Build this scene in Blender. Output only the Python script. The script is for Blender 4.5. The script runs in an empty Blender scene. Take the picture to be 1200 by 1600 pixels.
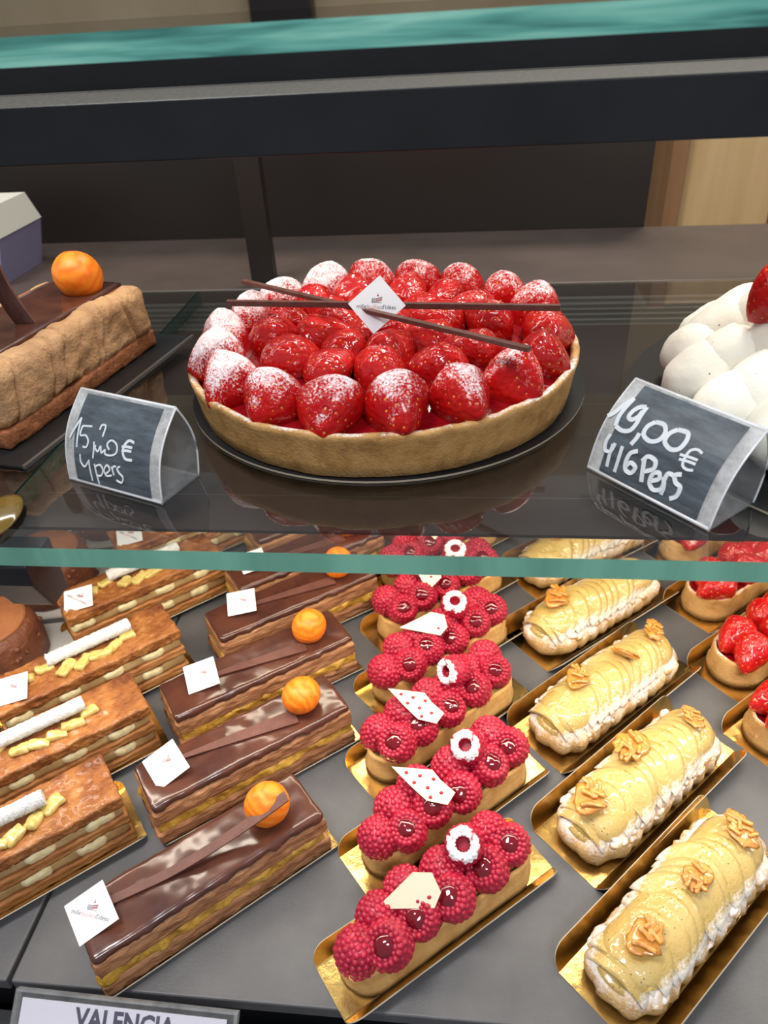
import bpy, bmesh, math, random
import numpy as np
from mathutils import Vector, Matrix, noise, Euler
C = bpy.context.scene.collection
SC = bpy.context.scene
R = math.radians
DECK = -0.212            # top of the lower tray; the glass shelf's top is z = 0

# ------------------------------------------------------------------ nodes
def mat(name, col=(.5, .5, .5), rough=.5, metal=0, coat=0, coat_r=.05, sss=0, ssc=None, spec=None, trans=0, ior=1.45):
    m = bpy.data.materials.new(name); m.use_nodes = True
    b = m.node_tree.nodes['Principled BSDF']
    b.inputs['Base Color'].default_value = (*col, 1); b.inputs['Roughness'].default_value = rough
    b.inputs['Metallic'].default_value = metal; b.inputs['Coat Weight'].default_value = coat
    b.inputs['Coat Roughness'].default_value = coat_r; b.inputs['IOR'].default_value = ior
    b.inputs['Transmission Weight'].default_value = trans
    if spec is not None: b.inputs['Specular IOR Level'].default_value = spec
    if sss:
        b.inputs['Subsurface Weight'].default_value = sss; b.inputs['Subsurface Scale'].default_value = .004
        b.inputs['Subsurface Radius'].default_value = ssc or (1, .4, .3)
    return m
def nd(m, t, **kw):
    n = m.node_tree.nodes.new(t)
    for k, v in kw.items():
        if k in n.inputs: n.inputs[k].default_value = v
        else: setattr(n, k, v)
    return n
def lk(m, a, b): m.node_tree.links.new(a, b)
def bsdf(m): return m.node_tree.nodes['Principled BSDF']
def objco(m, s=(1, 1, 1)):
    t = nd(m, 'ShaderNodeTexCoord'); mp = nd(m, 'ShaderNodeMapping'); mp.inputs['Scale'].default_value = s
    lk(m, t.outputs['Object'], mp.inputs['Vector']); return mp.outputs['Vector']
def ramp(m, fac, stops, interp='LINEAR'):
    r = nd(m, 'ShaderNodeValToRGB'); cr = r.color_ramp; cr.interpolation = interp
    while len(cr.elements) < len(stops): cr.elements.new(.5)
    for e, (p, c) in zip(cr.elements, stops): e.position = p; e.color = (*c, 1) if len(c) == 3 else c
    lk(m, fac, r.inputs['Fac']); return r.outputs['Color']
def noi(m, vec, scale, detail=4, rough=.6, dist=0):
    n = nd(m, 'ShaderNodeTexNoise', Scale=scale, Detail=detail, Roughness=rough, Distortion=dist)
    lk(m, vec, n.inputs['Vector']); return n.outputs['Fac']
def bump(m, fac, strength=.4, dist=.001, prev=None):
    b = nd(m, 'ShaderNodeBump', Strength=strength, Distance=dist); lk(m, fac, b.inputs['Height'])
    if prev is not None: lk(m, prev, b.inputs['Normal'])
    return b.outputs['Normal']
def mixc(m, fac, a, b):
    x = nd(m, 'ShaderNodeMix', data_type='RGBA')
    for s, v in ((0, fac), (6, a), (7, b)):
        if hasattr(v, 'links'): lk(m, v, x.inputs[s])
        else: x.inputs[s].default_value = v if s == 0 else (*v, 1)
    return x.outputs[2]
def math_(m, op, a, b=None, c=None):
    n = nd(m, 'ShaderNodeMath', operation=op)
    for i, v in enumerate((a, b, c)):
        if v is None: continue
        if hasattr(v, 'links'): lk(m, v, n.inputs[i])
        else: n.inputs[i].default_value = v
    return n.outputs[0]
def maprange(m, v, a, b, c=0, d=1):
    n = nd(m, 'ShaderNodeMapRange'); lk(m, v, n.inputs['Value'])
    for k, x in zip(('From Min', 'From Max', 'To Min', 'To Max'), (a, b, c, d)): n.inputs[k].default_value = x
    return n.outputs[0]

M = {}
def noisy(name, stops, scale=60, rough=.5, bs=.4, bd=.001, bscale=None, stretch=(1, 1, 1), detail=6, **kw):
    m = mat(name, stops[0][1], rough, **kw); v = objco(m, stretch); f = noi(m, v, scale, detail)
    lk(m, ramp(m, f, stops), bsdf(m).inputs['Base Color'])
    g = noi(m, v, bscale or scale * 2, 5)
    lk(m, bump(m, g, bs, bd), bsdf(m).inputs['Normal']); M[name] = m; return m
def plain(name, *a, **k): M[name] = mat(name, *a, **k); return M[name]

noisy('slate', [(.3, (.078, .078, .084)), (.7, (.112, .110, .114))], 25, .42, .35, .0006, 700)
noisy('crust', [(.3, (.46, .22, .06)), (.6, (.64, .36, .12)), (.8, (.72, .45, .18))], 90, .75, .5, .0008, 900)
noisy('tart_crust', [(.25, (.42, .21, .085)), (.5, (.66, .40, .17)), (.8, (.74, .50, .26))], 60, .8, .7, .0012, 500)
noisy('puff', [(.3, (.23, .075, .018)), (.5, (.42, .165, .045)), (.75, (.62, .32, .11))], 120, .5, .8, .0015, 400, stretch=(.35, .35, 2.2))
noisy('caramel_puff', [(.28, (.12, .030, .008)), (.45, (.30, .095, .022)), (.6, (.42, .16, .040)), (.78, (.60, .30, .10))], 75, .34, 1, .003, 260, coat=.35, coat_r=.15, detail=9)
noisy('choc_puff', [(.3, (.22, .080, .030)), (.5, (.42, .185, .080)), (.8, (.60, .33, .16))], 130, .55, .9, .0015, 420, stretch=(.3, .3, 2.5))
noisy('custard', [(.3, (.30, .12, .015)), (.5, (.60, .33, .045)), (.8, (.74, .52, .14))], 110, .35, .8, .002, 300, coat=.3)
noisy('jelly', [(.3, (.36, .21, .085)), (.7, (.58, .39, .18))], 60, .25, .3, .001, 300, coat=.5)
noisy('pale_apple', [(.3, (.66, .54, .27)), (.7, (.82, .73, .47))], 200, .45, .4, .0008, 500)
noisy('compote', [(.3, (.50, .36, .08)), (.7, (.68, .55, .20))], 150, .22, .5, .001, 300, coat=.8, coat_r=.08)
noisy('coconut', [(.3, (.80, .80, .80)), (.7, (.93, .93, .93))], 300, .85, 1, .002, 900)
noisy('mousse', [(.3, (.42, .22, .10)), (.7, (.58, .34, .17))], 70, .7, .8, .0015, 450)
noisy('sponge', [(.3, (.20, .06, .02)), (.7, (.36, .13, .045))], 200, .7, .9, .0015, 500)
noisy('rocher', [(.3, (.105, .030, .014)), (.7, (.20, .065, .028))], 60, .45, .9, .003, 160)
noisy('cocoa', [(.3, (.25, .085, .030)), (.7, (.35, .13, .048))], 60, .7, .3, .001, 300)
noisy('stick_chocolate', [(.3, (.095, .034, .026)), (.7, (.15, .060, .045))], 150, .45, .5, .0006, 700)
noisy('praline', [(.3, (.42, .14, .016)), (.7, (.70, .33, .06))], 150, .2, .6, .0015, 250, coat=.9, coat_r=.05)
noisy('peel', [(.3, (.50, .20, .02)), (.7, (.78, .42, .07))], 250, .4, 1, .002, 500)
noisy('grey_counter', [(.3, (.060, .044, .038)), (.7, (.095, .070, .060))], 8, .42, .2, .001, 200)
noisy('wood_cream', [(.3, (.60, .39, .17)), (.7, (.72, .49, .24))], 6, .55, .2, .001, 50, stretch=(6, 6, .6))
noisy('wood_brown', [(.3, (.26, .13, .055)), (.7, (.35, .18, .08))], 6, .55, .2, .001, 50, stretch=(6, 6, .6))
noisy('shop_wall', [(.3, (.40, .31, .17)), (.7, (.60, .48, .32))], 1.2, .8, .1, .001, 20)
noisy('bar_top', [(.3, (.045, .042, .04)), (.7, (.10, .095, .09))], 400, .6, .3, .0005, 900)
noisy('black_metal', [(.3, (.008, .008, .010)), (.7, (.014, .014, .017))], 20, .38, .15, .0004, 300)
noisy('floor_tile', [(.3, (.16, .14, .12)), (.7, (.22, .19, .16))], 3, .4, .1, .001, 40)
plain('dark_panel', (.020, .015, .013), .35)
plain('liner', (.032, .020, .017), .28)
plain('seam_metal', (.10, .09, .09), .35, metal=.6)
plain('rail_metal', (.20, .185, .175), .32, metal=.7)
plain('card_black', (.010, .010, .011), .4)
plain('card_edge', (.42, .36, .27), .6)
plain('white_card', (.62, .60, .58), .45)
plain('tag_white', (.80, .81, .85), .35, coat=.4)
plain('print_grey', (.12, .11, .12), .6); plain('print_pink', (.62, .30, .32), .6); plain('print_red', (.35, .02, .04), .6)
plain('box_white', (.62, .60, .54), .5); plain('box_lilac', (.24, .22, .36), .5)
plain('chalk', (.62, .66, .70), .7)
plain('white_choc', (.78, .70, .52), .35, coat=.2); plain('dot_red', (.42, .02, .03), .5)
plain('amber', (.16, .10, .02), .12, coat=1)
plain('paper', (.66, .64, .70), .7); plain('ink', (.035, .03, .07), .6)
plain('rib_line', (.015, .015, .02), .6)

m = M['gold'] = mat('gold', (.95, .64, .22), .20, metal=1); v = objco(m)
lk(m, bump(m, noi(m, v, 900, 3), .18, .0004, bump(m, noi(m, v, 60, 2), .25, .002)), bsdf(m).inputs['Normal'])
# glaze: smooth chocolate mirror with a soft wobble
m = M['choc_glaze'] = mat('choc_glaze', (.045, .013, .008), .24, coat=.5, coat_r=.12); v = objco(m)
lk(m, ramp(m, noi(m, v, 45, 3), [(.3, (.050, .017, .014)), (.75, (.11, .038, .022))]), bsdf(m).inputs['Base Color'])
lk(m, bump(m, noi(m, v, 40, 2), .25, .003), bsdf(m).inputs['Normal'])
# orange chocolate ball, brushed swirls
m = M['orange'] = mat('orange', (.9, .3, .03), .42); v = objco(m)
w = nd(m, 'ShaderNodeTexWave', Scale=55, Distortion=9, Detail=4); w.inputs['Detail Scale'].default_value = 1.2; lk(m, v, w.inputs['Vector'])
lk(m, ramp(m, w.outputs['Fac'], [(0, (.84, .17, .008)), (.35, (.88, .215, .012)), (1, (.91, .27, .020))]), bsdf(m).inputs['Base Color'])
lk(m, bump(m, w.outputs['Fac'], .15, .0005), bsdf(m).inputs['Normal'])
def berry(name, dust=None, core=0):
    m = M[name] = mat(name, (.42, .012, .035), .38, sss=.2, coat=.2, coat_r=.25, ssc=(1, .2, .2)); v = objco(m)
    col = ramp(m, noi(m, v, 120, 3), [(.3, (.30, .006, .026)), (.7, (.50, .016, .050))])
    if dust is not None:
        s = nd(m, 'ShaderNodeSeparateXYZ'); lk(m, v, s.inputs[0])
        k = math_(m, 'ADD', s.outputs['Z'], math_(m, 'MULTIPLY', math_(m, 'SUBTRACT', noi(m, v, 260, 4), .5), .013))
        f = maprange(m, k, dust, dust + .0012); col = mixc(m, f, col, (.86, .82, .84))
        lk(m, maprange(m, k, dust, dust + .001, .3, .85), bsdf(m).inputs['Roughness']); bsdf(m).inputs['Coat Weight'].default_value = 0
    lk(m, col, bsdf(m).inputs['Base Color']); return m
berry('raspberry'); berry('raspberry_sugar', .0066)
plain('gel', (.13, .002, .008), .10, coat=.8, coat_r=.04)
def straw(name, glaze, dust):
    m = M[name] = mat(name, (.6, .02, .01), .6, coat=glaze, coat_r=.025, spec=.12); v = objco(m)
    base = ramp(m, noi(m, v, 40, 3), [(.3, (.34, .002, .005)), (.6, (.50, .007, .006)), (.85, (.64, .035, .010))])
    vo = nd(m, 'ShaderNodeTexVoronoi', Scale=250, Randomness=.55); lk(m, v, vo.inputs['Vector'])
    seed = maprange(m, vo.outputs['Distance'], .12, .19, 1, 0)
    dent = maprange(m, vo.outputs['Distance'], .2, .6, 0, 1)
    col = mixc(m, math_(m, 'MULTIPLY', seed, .6), base, (.82, .42, .06))
    nrm = bump(m, dent, .40, .0010, bump(m, noi(m, v, 100, 2), .2, .002)); cnr = bump(m, noi(m, v, 75, 2, .5, .8), .8 if glaze > .8 else .25, .005)
    if dust:
        g = nd(m, 'ShaderNodeNewGeometry'); s = nd(m, 'ShaderNodeSeparateXYZ'); lk(m, g.outputs['Normal'], s.inputs[0])
        n1 = noi(m, v, 800, 3, .7); n2 = noi(m, v, 90, 3)
        k = math_(m, 'ADD', s.outputs['Z'], math_(m, 'ADD', math_(m, 'MULTIPLY', math_(m, 'SUBTRACT', n1, .5), 2.6), math_(m, 'MULTIPLY', math_(m, 'SUBTRACT', n2, .5), 1.6)))
        f = maprange(m, k, dust, dust + .55, 0, .92); col = mixc(m, f, col, (.90, .82, .84))
        lk(m, math_(m, 'SUBTRACT', glaze, math_(m, 'MULTIPLY', f, glaze)), bsdf(m).inputs['Coat Weight'])
        lk(m, maprange(m, f, 0, 1, .35, .85), bsdf(m).inputs['Roughness'])
    lk(m, col, bsdf(m).inputs['Base Color']); lk(m, nrm, bsdf(m).inputs['Normal']); lk(m, cnr, bsdf(m).inputs['Coat Normal']); return m
straw('strawberry_glazed', 1, 0); straw('strawberry_lightdust', .9, 1.12); straw('strawberry_dusted', .3, .62); straw('strawberry_heavy', .1, .28); straw('strawberry_plain', .35, 0)
m = M['red_gel'] = mat('red_gel', (.26, .004, .008), .1, coat=1, coat_r=.03, sss=.1); v = objco(m)
lk(m, bump(m, noi(m, v, 130, 4), .6, .003), bsdf(m).inputs['Normal'])
def sugared(name, stops, z0, z1, amt=1.0, scale=90, **kw):       # icing sugar sifted on rims
    m = noisy(name, stops, scale, .75, .6, .001, 600, **kw); v = objco(m)
    col = bsdf(m).inputs['Base Color'].links[0].from_socket
    g = nd(m, 'ShaderNodeNewGeometry'); s = nd(m, 'ShaderNodeSeparateXYZ'); lk(m, g.outputs['Normal'], s.inputs[0])
    k = math_(m, 'ADD', s.outputs['Z'], math_(m, 'MULTIPLY', math_(m, 'SUBTRACT', noi(m, v, 500, 5, .7), .5), 2.2))
    k = math_(m, 'ADD', k, math_(m, 'MULTIPLY', math_(m, 'SUBTRACT', noi(m, v, 60, 2), .5), 1.8))
    f = maprange(m, k, z0, z1, 0, amt); lk(m, mixc(m, f, col, (.88, .85, .84)), bsdf(m).inputs['Base Color'])
    return m
sugared('crust_sugar', [(.25, (.30, .14, .04)), (.5, (.52, .28, .09)), (.8, (.62, .37, .15))], .75, 1.4, .9)
sugared('biscuit_sugar', [(.3, (.50, .27, .09)), (.7, (.72, .46, .18))], .15, .9, .85)
m = sugared('apple_slice', [(.25, (.42, .27, .065)), (.5, (.56, .39, .12)), (.85, (.68, .52, .22))], 9, 10, 0, 30, coat=.9, coat_r=.05)
bsdf(m).inputs['Roughness'].default_value = .3
v = objco(m); vo = nd(m, 'ShaderNodeTexVoronoi', Scale=330); lk(m, v, vo.inputs['Vector'])
n = noi(m, v, 120, 2); sp = math_(m, 'MULTIPLY', maprange(m, vo.outputs['Distance'], .09, .16, 1, 0), maprange(m, n, .5, .56))
c0 = bsdf(m).inputs['Base Color'].links[0].from_socket; col = mixc(m, sp, c0, (.10, .05, .02))
# sugar caught low on the sides of the slices
s = nd(m, 'ShaderNodeSeparateXYZ'); tc = nd(m, 'ShaderNodeTexCoord'); g = nd(m, 'ShaderNodeNewGeometry'); s2 = nd(m, 'ShaderNodeSeparateXYZ')
lk(m, v, s.inputs[0])
k = math_(m, 'ADD', math_(m, 'ABSOLUTE', s.outputs['Y']), math_(m, 'MULTIPLY', math_(m, 'SUBTRACT', noi(m, v, 420, 5, .75), .5), .02))
f = maprange(m, k, .0165, .0215, 0, .8)
lk(m, mixc(m, f, col, (.88, .85, .83)), bsdf(m).inputs['Base Color']); lk(m, maprange(m, f, 0, .6, 1, 0), bsdf(m).inputs['Coat Weight'])
lk(m, bump(m, noi(m, v, 110, 2, .5, .6), .5, .003), bsdf(m).inputs['Coat Normal'])
m = M['chantilly'] = mat('chantilly', (.86, .84, .76), .55, sss=.15, ssc=(1, .9, .7)); v = objco(m)
vo = nd(m, 'ShaderNodeTexVoronoi', Scale=160); lk(m, v, vo.inputs['Vector'])
sp = math_(m, 'MULTIPLY', maprange(m, vo.outputs['Distance'], .06, .11, 1, 0), maprange(m, noi(m, v, 60, 2), .52, .56))
lk(m, mixc(m, sp, (.80, .77, .68), (.12, .09, .06)), bsdf(m).inputs['Base Color'])
lk(m, bump(m, noi(m, v, 90, 4), .35, .002), bsdf(m).inputs['Normal'])
# chalkboard card: dark slate, wiped chalk
m = M['chalkboard'] = mat('chalkboard', (.06, .075, .09), .4, coat=.6, coat_r=.12); v = objco(m, (30, 30, 160))
lk(m, ramp(m, noi(m, v, 1.5, 5, .7), [(.3, (.030, .036, .044)), (.75, (.105, .135, .165))]), bsdf(m).inputs['Base Color'])
# clear sheet glass / acrylic: straight transmission plus a Fresnel mirror on the outer faces
def clear(name, tint, rough=.01, gain=1, haze=0, hazecol=(.8, .8, .8)):
    m = M[name] = bpy.data.materials.new(name); m.use_nodes = True; nt = m.node_tree
    nt.nodes.remove(nt.nodes['Principled BSDF']); out = nt.nodes['Material Output']
    t = nd(m, 'ShaderNodeBsdfTransparent'); t.inputs[0].default_value = (*tint, 1)
    gl = nd(m, 'ShaderNodeBsdfGlossy'); gl.inputs['Roughness'].default_value = rough
    fr = nd(m, 'ShaderNodeFresnel'); fr.inputs['IOR'].default_value = 1.5
    ge = nd(m, 'ShaderNodeNewGeometry')
    f = math_(m, 'MULTIPLY', math_(m, 'MULTIPLY', fr.outputs[0], math_(m, 'SUBTRACT', 1, ge.outputs['Backfacing'])), gain)
    mx = nd(m, 'ShaderNodeMixShader'); lk(m, f, mx.inputs[0]); src = t.outputs[0]
    if haze:
        d = nd(m, 'ShaderNodeBsdfDiffuse'); d.inputs[0].default_value = (*hazecol, 1)
        v = objco(m); hz = maprange(m, noi(m, v, 90, 6, .7), .35, .75, haze * .5, haze * 1.5)
        h = nd(m, 'ShaderNodeMixShader'); lk(m, hz, h.inputs[0]); lk(m, src, h.inputs[1]); lk(m, d.outputs[0], h.inputs[2]); src = h.outputs[0]
    lk(m, src, mx.inputs[1]); lk(m, gl.outputs[0], mx.inputs[2]); lk(m, mx.outputs[0], out.inputs['Surface'])
clear('glass', (.955, .972, .963), gain=1.7, haze=.003, hazecol=(.8, .7, .65))
clear('acrylic', (.90, .92, .94), .06, 1, haze=.14)
clear('acrylic_frost', (.8, .82, .84), .12, 1, haze=.45)
clear('acrylic_thin', (.97, .97, .98), .03, 1, haze=.03)
plain('glass_side', (.012, .055, .045), .12, coat=.8)
m = M['glass_edge'] = mat('glass_edge', (.10, .34, .26), .14, coat=.6); v = objco(m, (1, 1, .15))
lk(m, ramp(m, noi(m, v, 16, 4, .6, .6), [(.3, (.12, .32, .24)), (.55, (.20, .50, .38)), (.8, (.32, .64, .50))]), bsdf(m).inputs['Base Color'])
m = M['glass_edge_top'] = mat('glass_edge_top', (.04, .22, .19), .10, coat=1); v = objco(m, (1, 1, 14))
lk(m, ramp(m, noi(m, v, 9, 3, .6, .4), [(.35, (.03, .18, .155)), (.5, (.12, .42, .35)), (.68, (.32, .70, .57))]), bsdf(m).inputs['Base Color'])

# ------------------------------------------------------------------ meshes
class MB:
    def __init__(s): s.v = []; s.f = []; s.m = []; s.sm = []
    def add(s, vs, fs, mi=0, smooth=True, mtx=None):
        o = len(s.v); s.v += [tuple(mtx @ Vector(p)) for p in vs] if mtx is not None else [tuple(p) for p in vs]
        s.f += [tuple(i + o for i in f) for f in fs]; s.m += [mi] * len(fs); s.sm += [smooth] * len(fs); return s
    def box(s, x0, x1, y0, y1, z0, z1, mi=0, mtx=None):
        return s.add([(x, y, z) for z in (z0, z1) for y in (y0, y1) for x in (x0, x1)],
                     [(0, 2, 3, 1), (4, 5, 7, 6), (0, 1, 5, 4), (2, 6, 7, 3), (0, 4, 6, 2), (1, 3, 7, 5)], mi, False, mtx)
    def mesh(s, name, mats):
        me = bpy.data.meshes.new(name); me.from_pydata(s.v, [], s.f)
        for k in (mats if isinstance(mats, (list, tuple)) else [mats]): me.materials.append(M[k])
        me.polygons.foreach_set('material_index', s.m); me.polygons.foreach_set('use_smooth', s.sm); me.update(); return me
    def obj(s, name, mats, parent=None, loc=(0, 0, 0), rot=(0, 0, 0), bevel=0):
        return link(name, s.mesh(name, mats), parent, loc, rot, bevel)
def link(name, me, parent=None, loc=(0, 0, 0), rot=(0, 0, 0), bevel=0, scale=None):
    o = bpy.data.objects.new(name, me); C.objects.link(o); o.location = loc; o.rotation_euler = rot
    if scale is not None: o.scale = scale
    if parent is not None: o.parent = parent
    if bevel:
        b = o.modifiers.new('bevel', 'BEVEL'); b.width = bevel; b.segments = 3; b.limit_method = 'ANGLE'
    return o
def thing(name, label, cat, loc=(0, 0, 0), rotz=0, group=None):
    o = bpy.data.objects.new(name, None); C.objects.link(o); o.empty_display_size = .01
    o.location = loc; o.rotation_euler = (0, 0, rotz); tag(o, label, cat, group); return o
def tag(o, label, cat, group=None):
    o['label'] = label; o['category'] = cat
    if group: o['group'] = group
    return o
def struct(o): o['kind'] = 'structure'; return o
def fbm(p, s, o=3): return noise.fractal(Vector(p) * s, 1.0, 2.0, o)
def rbox(L, W, H, r, res, disp=None, mi=0, mtx=None, mb=None, taper=0):
    """rounded box centred on x,y with its foot at z=0, displaced by disp(p, n) -> offset along n"""
    mb = mb or MB(); nx, ny, nz = (max(1, round(a / res)) for a in (L, W, H)); idx = {}; vs = []; fs = []
    def vert(i, j, k):
        key = (i, j, k)
        if key in idx: return idx[key]
        p = Vector((L * (i / nx - .5), W * (j / ny - .5), H * (k / nz)))
        q = Vector((max(-L / 2 + r, min(L / 2 - r, p.x)), max(-W / 2 + r, min(W / 2 - r, p.y)), max(r, min(H - r, p.z))))
        d = p - q; n = d.normalized() if d.length > 1e-9 else Vector((0, 0, 1))
        p2 = q + n * r if d.length > 1e-9 else p
        if taper: p2 = Vector((p2.x, p2.y * (1 - taper * p2.z / H), p2.z))
        if disp: p2 = p2 + n * disp(p2, n)
        idx[key] = len(vs); vs.append(p2); return idx[key]
    def face(f, A, B):
        for a in range(A):
            for b in range(B):
                fs.append((f(a, b), f(a + 1, b), f(a + 1, b + 1), f(a, b + 1)))
    face(lambda a, b: vert(a, b, nz), nx, ny); face(lambda a, b: vert(b, a, 0), ny, nx)
    face(lambda a, b: vert(a, 0, b), nx, nz); face(lambda a, b: vert(b, ny, a), nz, nx)
    face(lambda a, b: vert(0, b, a), nz, ny) if False else face(lambda a, b: vert(0, b, a), nz, ny)
    face(lambda a, b: vert(nx, a, b), ny, nz)
    # the x=0 face is wound the other way round
    mb.add(vs, fs, mi, True, mtx); return mb
def ball(rx, ry, rz, nu=20, nv=14, disp=None, mi=0, mtx=None, mb=None, c=(0, 0, 0)):
    mb = mb or MB(); vs = []; fs = []
    for j in range(nv + 1):
        t = math.pi * j / nv
        for i in range(nu):
            a = 2 * math.pi * i / nu; n = Vector((math.sin(t) * math.cos(a), math.sin(t) * math.sin(a), math.cos(t)))
            p = Vector((n.x * rx, n.y * ry, n.z * rz))
            if disp: p = p + n * disp(p, n)
            vs.append(p + Vector(c))
    for j in range(nv):
        for i in range(nu):
            a, b = j * nu + i, j * nu + (i + 1) % nu
            if j == 0: fs.append((a, a + nu, b + nu))
            elif j == nv - 1: fs.append((a, a + nu, b))
            else: fs.append((a, a + nu, b + nu, b))
    return mb.add(vs, fs, mi, True, mtx)
def loft(loops, mb=None, mi=0, cap0=True, cap1=True, mis=None, smooth=True, mtx=None):
    mb = mb or MB(); n = len(loops[0]); vs = [p for l in loops for p in l]; o = 0
    for k in range(len(loops) - 1):
        fs = [(k * n + i, k * n + (i + 1) % n, (k + 1) * n + (i + 1) % n, (k + 1) * n + i) for i in range(n)]
        mb2 = fs; mb._tmp = None
        if k == 0: base = len(mb.v); mb.add(vs, [], mi, smooth, mtx)
        mb.f += [tuple(i + base for i in f) for f in mb2]; mb.m += [mis[k] if mis else mi] * n; mb.sm += [smooth] * n
    if cap0: mb.f.append(tuple(base + i for i in reversed(range(n)))); mb.m.append(mi); mb.sm.append(False)
    if cap1: mb.f.append(tuple(base + (len(loops) - 1) * n + i for i in range(n))); mb.m.append(mis[-1] if mis else mi); mb.sm.append(False)
    return mb
def stadium(L, W, n=14, m=16):
    r = W / 2; a = L / 2 - r; pts = []
    for i in range(n + 1): t = -math.pi / 2 + math.pi * i / n; pts.append((a + r * math.cos(t), r * math.sin(t)))
    for i in range(1, m): pts.append((a - 2 * a * i / m, r))
    for i in range(n + 1): t = math.pi / 2 + math.pi * i / n; pts.append((-a + r * math.cos(t), r * math.sin(t)))
    for i in range(1, m): pts.append((-a + 2 * a * i / m, -r))
    return pts
def circle(r, n=96): return [(r * math.cos(2 * math.pi * i / n), r * math.sin(2 * math.pi * i / n)) for i in range(n)]
def prism(poly, t, mtx=None, mis=(0, 0, 0), mb=None):
    """flat polygon in xy extruded from z=0 to z=t; mis = material of bottom, top, rim"""
    mb = mb or MB(); n = len(poly); vs = [(x, y, 0) for x, y in poly] + [(x, y, t) for x, y in poly]
    mb.add(vs, [tuple(reversed(range(n)))], mis[0], False, mtx); base = len(mb.v) - 2 * n
    mb.f.append(tuple(base + n + i for i in range(n))); mb.m.append(mis[1]); mb.sm.append(False)
    for i in range(n): mb.f.append((base + i, base + (i + 1) % n, base + n + (i + 1) % n, base + n + i)); mb.m.append(mis[2]); mb.sm.append(False)
    return mb
def tube(pts, r, n=8, mb=None, mi=0, flat=1, mtx=None):
    pts = [Vector(p) for p in pts]; loops = []
    up = Vector((0, 0, 1))
    for i, p in enumerate(pts):
        d = (pts[min(i + 1, len(pts) - 1)] - pts[max(i - 1, 0)]).normalized()
        s = d.cross(up); s = s.normalized() if s.length > 1e-4 else Vector((1, 0, 0)); u = s.cross(d)
        loops.append([p + s * (r * math.cos(2 * math.pi * k / n)) + u * (r * flat * math.sin(2 * math.pi * k / n)) for k in range(n)])
    return loft(loops, mb, mi, mtx=mtx)
def copy_tree(o, parent=None):
    c = o.copy(); C.objects.link(c)
    if parent is not None: c.parent = parent
    for ch in list(o.children): copy_tree(ch, c)
    return c
def rel(o, k): o['label'] = k
D3 = lambda dx=0, dy=0, dz=0: Vector((dx, dy, dz))

# ------------------------------------------------------------------ cake boards: gold inside, black outside, two upturned flaps
def board_mesh(L, W, fh=.013, tilt=38, rad=.009):
    mb = MB(); t = .0006
    rect = [(-L / 2, -W / 2), (L / 2, -W / 2), (L / 2, W / 2), (-L / 2, W / 2)]
    prism(rect, t, None, (1, 0, 2), mb)
    rad = min(rad, fh * .85)
    flap = [(-L / 2, 0)] + [(L / 2, 0)] + [(L / 2 - rad + rad * math.cos(a), fh - rad + rad * math.sin(a)) for a in [R(x) for x in range(0, 91, 15)]] \
        + [(-L / 2 + rad - rad * math.cos(a), fh - rad + rad * math.sin(a)) for a in [R(x) for x in range(90, -1, -15)]]
    for s in (-1, 1):
        # local flap xy -> x along board, y up the flap; its +z side faces inward
        tilt_ = R(24 if s > 0 else tilt); up_ = Vector((0, s * math.sin(tilt_), math.cos(tilt_))); xa = Vector((1, 0, 0)) ; n = xa.cross(up_)
        inn = n if n.y * s < 0 else -n
        mt = Matrix(((xa.x, up_.x, n.x, 0), (xa.y, up_.y, n.y, s * W / 2), (xa.z, up_.z, n.z, t * .5), (0, 0, 0, 1)))
        prism(flap, t, mt, (1, 0, 2) if n.y * s < 0 else (0, 1, 2), mb)
    me = mb.mesh('cake_board', ['gold', 'card_black', 'card_edge']); return me
def frame_at(f, ang, L, W, flap_out):
    a = R(ang); d = Vector((math.cos(a), math.sin(a))); n = Vector((-d.y, d.x)); c = Vector(f) + d * (L / 2) + n * (W / 2 + flap_out)
    return (c.x, c.y, DECK), a
BT = .0006
board_meshes = {}
def board(f, ang, L, W, label, group, fh=.012, loc=None):
    key = (L, W, fh)
    if key not in board_meshes: board_meshes[key] = board_mesh(L, W, fh)
    loc, a = frame_at(f, ang, L, W, fh * .615)
    o = link('cake_board', board_meshes[key], None, loc, (0, 0, a)); tag(o, label, 'cake board', group); return loc, a

# ------------------------------------------------------------------ brand tag (printed white diamond)
def text_mesh(s, size, mat_name, bold=0):
    cu = bpy.data.curves.new('t', 'FONT'); cu.offset = bold; cu.body = s; cu.size = size; cu.extrude = .00004; cu.resolution_u = 2
    o = bpy.data.objects.new('t', cu); C.objects.link(o); bpy.context.view_layer.update()
    me = bpy.data.meshes.new_from_object(o.evaluated_get(bpy.context.evaluated_depsgraph_get()))
    w = max((v.co.x for v in me.vertices), default=0); bpy.data.objects.remove(o); me.materials.clear(); me.materials.append(M[mat_name]); return me, w
TXT = [text_mesh('mille', .0040, 'print_grey'), text_mesh('feuilles', .0040, 'print_pink'), text_mesh("d'idées", .0040, 'print_grey')]
TS = .0218
d_ = TS / math.sqrt(2)
tag_card = prism([(d_, 0), (0, d_), (-d_, 0), (0, -d_)], .0005).mesh('brand_tag', 'tag_white')
lg = MB()
for i in range(4): lg.box(-.0028 + i * .0005, -.00255 + i * .0005, 0, .0022, 0, .00006, 0)
lg.box(-.0028, .0026, -.0002, 0, 0, .00006, 0)
lg.add([(-.0008, .0000, .00005), (.0026, .0009, .00005), (.0026, .0028, .00005), (-.0008, .0019, .00005)], [(0, 1, 2, 3)], 1, False)
for q in (.0001, .0012): lg.add([(-.0008, .0004 + q, .00007), (.0026, .0013 + q, .00007), (.0026, .0017 + q, .00007), (-.0008, .0008 + q, .00007)], [(0, 1, 2, 3)], 0, False)
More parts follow.
